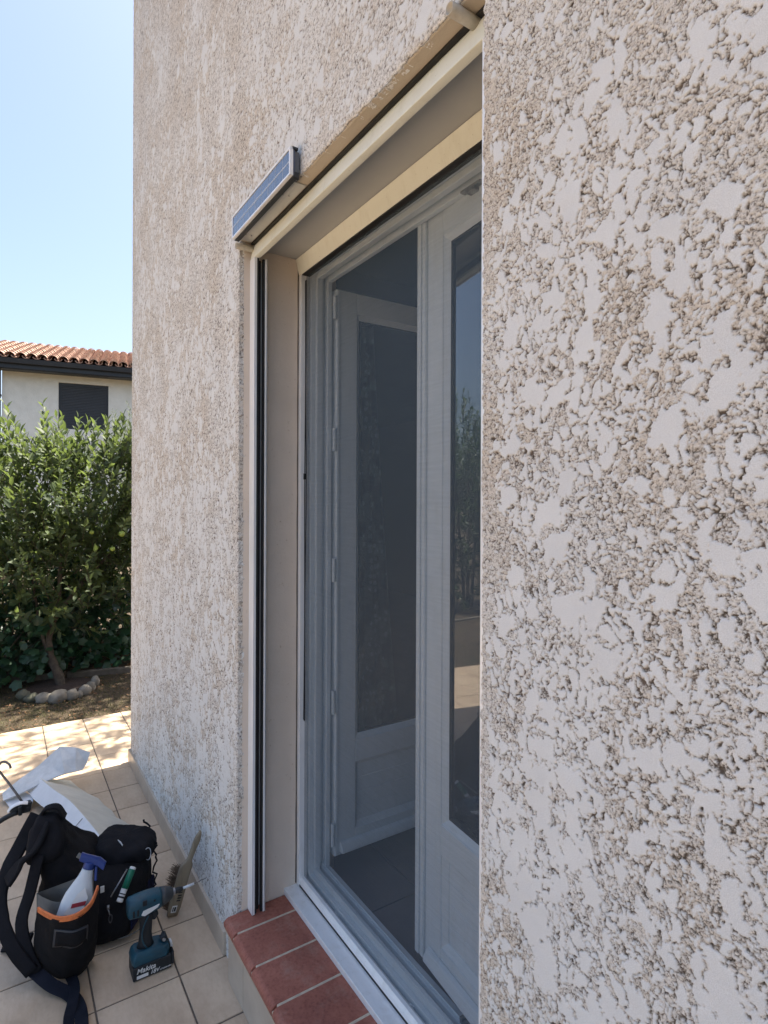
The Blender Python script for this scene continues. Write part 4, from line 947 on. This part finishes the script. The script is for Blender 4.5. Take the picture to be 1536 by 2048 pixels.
at0(MB().ribbon(smooth_path(W2, 6), .030, .003, [tuple(Vector((.2, -1, .5-.03*i))) for i in range(37)]).build('webbing_strap', 'web', bp), bp)
at0(MB().ribbon(smooth_path([(2.32, .56, .05), (2.36, .60, .03), (2.40, .635, .01)], 4), [.05]*5+[.03]*4, .01, (1, 0, .3)).build('lower_lug', 'nylon2', bp), bp)

# spray bottle in the pocket
sbt = thing('spray_bottle', 'white spray bottle with blue trigger head tucked in the orange edged pocket', 'spray bottle', (2.09, .455, .2))
p0, p1 = Vector((2.085, .462, .215)), Vector((2.115, .405, .358)); ax = (p1-p0).normalized()
av = ax.cross(Vector((-.8, .2, .3))).normalized(); bv = ax.cross(av)
rings = []
for u, ra, rb in ((0, .042, .022), (.05, .046, .024), (.35, .046, .024), (.5, .042, .022), (.68, .031, .018), (.82, .022, .016), (.93, .018, .015), (1.0, .017, .0145)):
    rings.append([p0.lerp(p1, u)+av*ra*math.cos(2*math.pi*k/20)+bv*rb*math.sin(2*math.pi*k/20) for k in range(20)])
at0(MB().loft(rings).build('bottle_body', 'bottle', sbt, smooth=True), sbt)
lbq = p0.lerp(p1, .36); out_ = bv if bv.x < 0 else -bv
uu = av if av.y < 0 else -av
rl = [lbq+out_*.0262+uu*a+ax*b for a, b in ((-.010, -.010), (.028, .004), (.028, .016), (-.010, .002))]
at0(MB().prism(rl, out_*.0012).build('red_label', 'red', sbt), sbt)
wlb = [lbq+out_*.0246+uu*a+ax*b for a, b in ((-.024, -.028), (.026, -.03), (.03, .024), (.012, .05), (-.004, .03))]
at0(MB().prism(wlb, out_*.0016).build('paper_label', 'white', sbt), sbt)
hc = p1+ax*.014
hd = MB(); hd.tube([p1-ax*.006, p1+ax*.014], .0175, 14).loft([[hc+uu*x+ax*(z+dz_)+out_*y for (y, z) in ((-.011, -.004), (.011, -.004), (.012, .012), (.006, .020), (-.006, .020), (-.012, .012))] for x, dz_ in ((-.034, .004), (-.018, .001), (.0, .0), (.026, -.002), (.048, -.012))])
hd.loft([[p1+ax*(.006-.040*s2)+uu*(.022+.012*s2+w_)+out_*y for (w_, y) in ((-.004, -.006), (.004, -.006), (.004, .006), (-.004, .006))] for s2 in (0, .5, 1)])
at0(hd.build('trigger_head', 'blue', sbt, bevel=.002), sbt)
at0(MB().tube([hc-uu*.030+ax*.010, hc-uu*.045+ax*.014], .008, 10).build('nozzle', 'greyliner', sbt, bevel=.001), sbt)

# silicone cartridge and rod in the front compartment
ct = thing('sealant_cartridge', 'slim white cartridge with green label leaning in the open front of the backpack', 'cartridge', (2.18, .30, .17))
c0, c1 = Vector((2.172, .304, .172)), Vector((2.215, .252, .252))
def lat(c0, c1, prof_, seg=16):
    ax_ = (c1-c0).normalized(); a_ = ax_.orthogonal().normalized(); b_ = ax_.cross(a_)
    return [[c0.lerp(c1, u)+(a_*math.cos(2*math.pi*k/seg)+b_*math.sin(2*math.pi*k/seg))*r_ for k in range(seg)] for u, r_ in prof_]
at0(MB().loft(lat(c0, c1, ((0, .006), (.02, .0105), (1, .0105), (1.02, .007)))).build('tube', 'white', ct, smooth=False), ct)
at0(MB().loft(lat(c0.lerp(c1, .38), c0.lerp(c1, .94), ((0, .0111), (1, .0111)))).build('green_band', 'green', ct, smooth=True), ct)
at0(MB().loft(lat(c0.lerp(c1, .12), c0.lerp(c1, .17), ((0, .0112), (1, .0112)))).loft(lat(c0.lerp(c1, .22), c0.lerp(c1, .25), ((0, .0112), (1, .0112)))).build('printed_lines', 'grip', ct, smooth=True), ct)
rd = MB().tube([(2.21, .272, .255), (2.165, .332, .205)], .0022, 8); ro_ = rd.build('steel_rod', 'steel', None, smooth=True)
tag(ro_, 'thin bare steel rod leaning beside the green labelled cartridge in the backpack', 'rod')

# caulking gun lying on the bag
cg = thing('caulking_gun', 'caulking gun with bent plunger rod and chrome trigger lying on top of the backpack', 'caulking gun', (2.5, .6, .43))
hk = smooth_path([(2.592, .613, .547), (2.600, .618, .560), (2.618, .632, .566), (2.630, .645, .560), (2.634, .655, .540)], 4)+[Vector((2.58, .615, .49)), Vector((2.515, .568, .426))]
at0(MB().tube(hk, .0042, 8).build('plunger_rod', 'dsteel', cg, smooth=True), cg)
g0 = Vector((2.50, .573, .425))
at0(MB().prism([g0+Vector(q) for q in ((0, -.028, .018), (0, .026, .012), (0, .040, -.006), (0, .030, -.020), (0, -.020, -.016))], (.018, .008, .004)).tube([g0+Vector((-.004, -.012, -.005)), g0+Vector((.03, -.012, -.005))], .010, 10).box((-.012, -.006, -.016), (.012, .006, .016), 0, Matrix.Translation(g0+Vector((-.004, .012, .0)))).build('frame', 'grip', cg, bevel=.003), cg)
at0(MB().ribbon(smooth_path([g0+Vector((.0, -.012, .018)), g0+Vector((.0, .012, .024)), g0+Vector((.002, .038, .016)), g0+Vector((.004, .050, .0))], 4), .014, .004, (1, 0, .5)).build('trigger', 'alu', cg, bevel=.001), cg)
at0(MB().ribbon(smooth_path([g0+Vector((.0, .020, -.006)), g0+Vector((.005, .06, -.020)), g0+Vector((.01, .10, -.042)), g0+Vector((.02, .17, -.07))], 4), .016, .013, (1, 0, 0)).build('handle', 'grip', cg, smooth=True), cg)

# ------------------------------------------------------------------ white card sheets behind the bag
cb = thing('folded_card', 'long creased white card with cream underside lying against the backpack', 'card sheet', (3.2, .35, 0))
lft = smooth_path([(3.60, .535, .035), (3.40, .50, .05), (3.20, .45, .065), (2.96, .42, .09), (2.66, .37, .15)], 3)
crs = smooth_path([(3.53, .47, .10), (3.30, .425, .125), (3.10, .375, .145), (2.85, .335, .165), (2.60, .295, .175)], 3)
rgh = smooth_path([(3.62, .325, .012), (3.33, .225, .012), (3.083, .165, .014), (2.95, .13, .018), (2.80, .105, .03)], 3)
n1 = len(lft)
w_ = MB().add(lft+crs, [(i, i+1, n1+i+1, n1+i) for i in range(n1-1)]); wo1 = w_.build('white_face', 'board', cb); at0(wo1, cb)
mid = [crs[i].lerp(rgh[i], .5)+Vector((0, 0, .002)) for i in range(n1)]
rg2 = [q+Vector((rng.normal()*.004, rng.normal()*.004, 0)) for q in rgh]
w2_ = MB().add([q+Vector((0, -.001, 0)) for q in crs]+mid+rg2, [(j*n1+i, j*n1+i+1, (j+1)*n1+i+1, (j+1)*n1+i) for j in (0, 1) for i in range(n1-1)]); wo2 = w2_.build('cream_face', 'foam', cb); at0(wo2, cb)
for o in (wo1, wo2): s_ = o.modifiers.new('s', 'SOLIDIFY'); s_.thickness = .003
at0(MB().tube([crs[-4].lerp(lft[-4], .1)+Vector((0, 0, .001)), crs[-3].lerp(lft[-3], .8)+Vector((0, 0, .003))], .0015, 5).build('score_line', 'greyliner', cb), cb)
cr = MB(); A_ = [Vector(q) for q in ((3.60, .632, .035), (3.62, .545, .085), (3.63, .47, .125), (3.64, .41, .17), (3.632, .372, .205), (3.60, .30, .195), (3.567, .232, .165))]
B_ = [Vector(q) for q in ((3.54, .628, .020), (3.50, .55, .055), (3.49, .47, .085), (3.48, .40, .105), (3.49, .36, .11), (3.50, .31, .105), (3.516, .275, .10))]
C_ = [a.lerp(b, .5)+Vector((0, 0, .012*math.sin(i*1.7)-.006)) for i, (a, b) in enumerate(zip(A_, B_))]
nn_ = len(A_); cr.add(A_+C_+B_, [(j*nn_+i, j*nn_+i+1, (j+1)*nn_+i+1, (j+1)*nn_+i) for j in (0, 1) for i in range(nn_-1)])
cro = cr.build('crumpled_sleeve', 'papergrey', None, smooth=False); tag(cro, 'crumpled pale grey paper sleeve twisted over the far end of the white card', 'paper sleeve')
s_ = cro.modifiers.new('s', 'SOLIDIFY'); s_.thickness = .006
fl2 = MB().add([(3.60, .634, .018), (3.585, .545, .03), (3.47, .50, .035), (3.38, .52, .012), (3.46, .60, .006)], [(0, 1, 2, 3, 4)])
fo = fl2.build('card_scrap', 'board', None); tag(fo, 'flat white card scrap under the grey sleeve at the left', 'card scrap'); s_ = fo.modifiers.new('s', 'SOLIDIFY'); s_.thickness = .003

# ------------------------------------------------------------------ impact driver
dr = thing('impact_driver', 'teal and black cordless impact driver standing upright on its battery', 'power tool', (2.04, .225, 0))
def sec(y, x0, x1, z0, z1, n=18, pw=3.0):
    cx, cz, hx, hz = (x0+x1)/2, (z0+z1)/2, (x1-x0)/2, (z1-z0)/2; o_ = []
    for k in range(n):
        th = 2*math.pi*k/n; c_, s_ = math.cos(th), math.sin(th)
        o_.append((cx+hx*math.copysign(abs(c_)**(2/pw), c_), y, cz+hz*math.copysign(abs(s_)**(2/pw), s_)))
    return o_
DX = 2.045
hd = MB().loft([sec(.300, DX-.024, DX+.024, .198, .246), sec(.295, DX-.029, DX+.029, .192, .252), sec(.262, DX-.031, DX+.031, .188, .255), sec(.235, DX-.030, DX+.030, .190, .256), sec(.205, DX-.028, DX+.028, .194, .254), sec(.196, DX-.026, DX+.026, .197, .252)])
at0(hd.build('motor_housing', 'teal', dr, smooth=True), dr)
ns = MB().loft([sec(.1955, DX-.027, DX+.027, .196, .253, pw=2.3), sec(.180, DX-.025, DX+.025, .199, .251, pw=2.2), sec(.163, DX-.018, DX+.018, .206, .244, pw=2), sec(.157, DX-.013, DX+.013, .212, .240, pw=2)])
at0(ns.build('hammer_case', 'tealdark', dr, smooth=True), dr)
for k, y in enumerate((.285, .272)): 
    at0(MB().box((DX-.0318, y-.003, .205), (DX-.027, y+.003, .225)).build('vent_slot', 'grip', dr, bevel=.001), dr)
at0(MB().box((DX-.0325, .245, .232), (DX-.028, .258, .248)).build('side_recess', 'grip', dr, bevel=.001), dr)
at0(MB().box((DX-.031, .218, .234), (DX-.027, .224, .240)).build('side_recess', 'grip', dr, bevel=.001), dr)
tg = MB().prism([(DX-.0335, .262-.0, .205), (DX-.0335, .252, .200), (DX-.0330, .232, .206), (DX-.0325, .212, .213), (DX-.0322, .206, .221), (DX-.0325, .222, .219), (DX-.033, .240, .218), (DX-.0335, .256, .217)], (.004, 0, 0))
at0(tg.build('worn_badge', 'white', dr), dr)
at0(MB().loft([[(DX+.011*math.cos(a), y, .226+.011*math.sin(a)*1.0) for a in np.linspace(0, 2*math.pi, 16, endpoint=False)] for y in (.158, .150)]).build('collet_ring', 'steel', dr, smooth=False), dr)
at0(MB().loft([[(DX+r_*math.cos(a), y, .226+r_*math.sin(a)) for a in np.linspace(0, 2*math.pi, 16, endpoint=False)] for y, r_ in ((.150, .009), (.135, .009), (.130, .0075), (.124, .0065))]).build('collet', 'grip', dr, smooth=False), dr)
at0(MB().tube([(DX, .126, .226), (DX+.002, .085, .227)], .0042, 8).build('bit_holder', 'bottle', dr, smooth=True), dr)
at0(MB().tube([(DX+.002, .086, .227), (DX+.003, .066, .2275), (DX+.004, .064, .230), (DX+.004, .045, .230), (DX+.004, .041, .234)], [.0012, .0012, .0018, .0012, .0008], 6).build('long_bit', 'dsteel', dr, smooth=True), dr)
gp = MB(); 
for_r = [(.196, .262, .222, .020), (.180, .264, .220, .019), (.155, .262, .222, .0175), (.125, .262, .224, .0175), (.095, .266, .222, .019), (.082, .272, .216, .022)]
gp.loft([[(DX+hx*math.cos(th), (ya+yb)/2+(ya-yb)/2*math.sin(th), z) for th in np.linspace(0, 2*math.pi, 18, endpoint=False)] for z, ya, yb, hx in for_r])
at0(gp.build('grip', 'grip', dr, smooth=True), dr)
at0(MB().ribbon(smooth_path([(DX-.020, .238, .188), (DX-.0195, .250, .165), (DX-.0195, .258, .135), (DX-.0195, .254, .105), (DX-.021, .243, .085)], 4), .004, .003, (0, -1, 0)).build('grip_line', 'teal', dr), dr)
at0(MB().prism([(DX-.007, .222, .190), (DX-.007, .206, .184), (DX-.007, .203, .172), (DX-.007, .214, .158), (DX-.007, .224, .160)], (.014, 0, 0)).build('trigger', 'grip', dr, bevel=.003), dr)
bs_ = MB().loft([[(DX+sx_*hx, y, z) for sx_, y in ((-1, ya), (-1.0, yb+.012), (-.6, yb), (.6, yb), (1, yb+.012), (1, ya), (.6, ya+.006), (-.6, ya+.006))] for z, ya, yb, hx in ((.045, .283, .172, .036), (.062, .285, .170, .037), (.074, .282, .176, .034), (.084, .274, .200, .027))])
at0(bs_.build('foot', 'teal', dr, bevel=.003), dr)
bt = MB().box((DX-.039, .168, .002), (DX+.036, .288, .046)).box((DX-.0385, .160, .010), (DX+.034, .1679, .052))
at0(bt.build('battery', 'grip', dr, bevel=.005, seg=3), dr)
at0(MB().tube([(DX-.004, .196, .086), (DX-.004, .180, .094)], .011, 12).tube([(DX-.018, .184, .088), (DX+.014, .184, .088)], .008, 10).build('belt_clip_mount', 'grip', dr, smooth=False), dr)
at0(MB().tube([(DX-.0175, .188, .089), (DX-.0205, .189, .0895)], .0052, 12).build('screw', 'steel', dr), dr)
at0(MB().prism([(DX-.020, .170, .075), (DX-.020, .163, .073), (DX-.012, .158, .050), (DX-.012, .166, .050)], (.02, 0, 0)).build('side_sticker', 'white', dr), dr)
def text(s, size, name, parent, Mt, mat, ext=.0003, shear=0):
    cu_ = bpy.data.curves.new(name, 'FONT'); cu_.body = s; cu_.size = size; cu_.extrude = ext; cu_.shear = shear; cu_.offset = size*.012
    to = bpy.data.objects.new(name, cu_); COL.objects.link(to)
    dg = bpy.context.evaluated_depsgraph_get(); me = bpy.data.meshes.new_from_object(to.evaluated_get(dg)); COL.objects.unlink(to); bpy.data.objects.remove(to)
    me.materials.clear(); me.materials.append(MAT[mat]); o = bpy.data.objects.new(name, me); link(o, parent)
    o.matrix_local = Matrix.Translation(-Vector(parent.location)) @ Mt; return o
Mt = Matrix(((0, 0, -1, DX-.0393), (-1, 0, 0, .278), (0, 1, 0, .0245), (0, 0, 0, 1)))
text('Makita', .022, 'wordmark', dr, Mt, 'white', shear=.25)
Mt2 = Matrix(((0, 0, -1, DX-.0393), (-1, 0, 0, .236), (0, 1, 0, .0085), (0, 0, 0, 1)))
text('18V', .017, 'voltage_mark', dr, Mt2, 'white', shear=.25)
Mt3 = Matrix(((0, 0, -1, DX-.0393), (-1, 0, 0, .206), (0, 1, 0, .0090), (0, 0, 0, 1)))
text('LITHIUM-ION', .0060, 'battery_type_mark', dr, Mt3, 'white', shear=.2)
at0(MB().box((DX-.0398, .277, .008), (DX-.0388, .242, .018)).build('capacity_badge', 'white', dr), dr)

# ------------------------------------------------------------------ hand brush leaning on the wall
hb = thing('hand_brush', 'old wooden hand brush leaning against the wall beside the power tool', 'brush', (2.26, .11, 0))
b0, b1, b2, b3 = Vector((2.255, .108, .004)), Vector((2.232, .070, .165)), Vector((2.215, .052, .225)), Vector((2.195, .022, .318))
wd_ = Vector((.05, -.93, -.25)).normalized()
cent = smooth_path([b0, b0.lerp(b1, .5), b1, b1.lerp(b2, .5), b2, b2.lerp(b3, .5), b3], 3)
nn_ = len(cent); rings = []
for i, q in enumerate(cent):
    u = i/(nn_-1); hw = .0235 if u < .45 else (.0235-.0135*sst(.45, .62, np.array(u)) if u < .8 else .010+.003*math.sin((u-.8)/.2*math.pi)-.006*((u-.8)/.2)**3)
    hw = float(hw)*(.82 if i == 0 else 1); ht = .009-.002*u; d = (cent[min(i+1, nn_-1)]-cent[max(i-1, 0)]).normalized(); n_ = d.cross(wd_).normalized(); w__ = n_.cross(d)
    rings.append([q+w__*hw*math.copysign(abs(math.cos(a))**.6, math.cos(a))+n_*ht*math.copysign(abs(math.sin(a))**.6, math.sin(a)) for a in np.linspace(0, 2*math.pi, 16, endpoint=False)])
at0(MB().loft(rings).build('wooden_back', 'wood', hb, smooth=True), hb)
br = MB(); d = (b1-b0).normalized(); n_ = d.cross(wd_).normalized(); n_ = n_ if n_.x > 0 else -n_; side_ = -wd_
for i in range(520):
    u = rng.random(); q = b0.lerp(b1, .06+.98*u)+wd_*rng.uniform(-.020, .016); tip = q+n_*rng.uniform(.035, .045)+side_*rng.uniform(.012, .030)+d*rng.normal()*.006
    br.tube([q+n_*.006, tip], [.0012, .0005], 3, caps=False)
at0(br.build('bristles', 'bristle', hb), hb)
lab = MB()
def onb(u, off): return b0.lerp(b1, u)+wd_*off-n_*.0096
lab.prism([onb(.10, -.013), onb(.10, .006), onb(.26, .006), onb(.26, -.013)], -n_*.0006, 0)
at0(lab.build('price_sticker', 'white', hb), hb)
lb2 = MB()
for a_, b_ in ((-.010, -.006), (-.004, .003)): lb2.prism([onb(.13, a_)-n_*.0008, onb(.13, b_)-n_*.0008, onb(.23, b_)-n_*.0008, onb(.23, a_)-n_*.0008], -n_*.0004)
for u_ in (.36, .42, .48, .55): lb2.prism([onb(u_, -.004)-n_*.0002, onb(u_, .010)-n_*.0002, onb(u_+.025, .012)-n_*.0002, onb(u_+.025, -.002)-n_*.0002], -n_*.0006)
at0(lb2.build('stamp_print', 'grip', hb), hb)
# patch parent inverse-free locations for sub-parts is implicit: children of parts share the part's frame
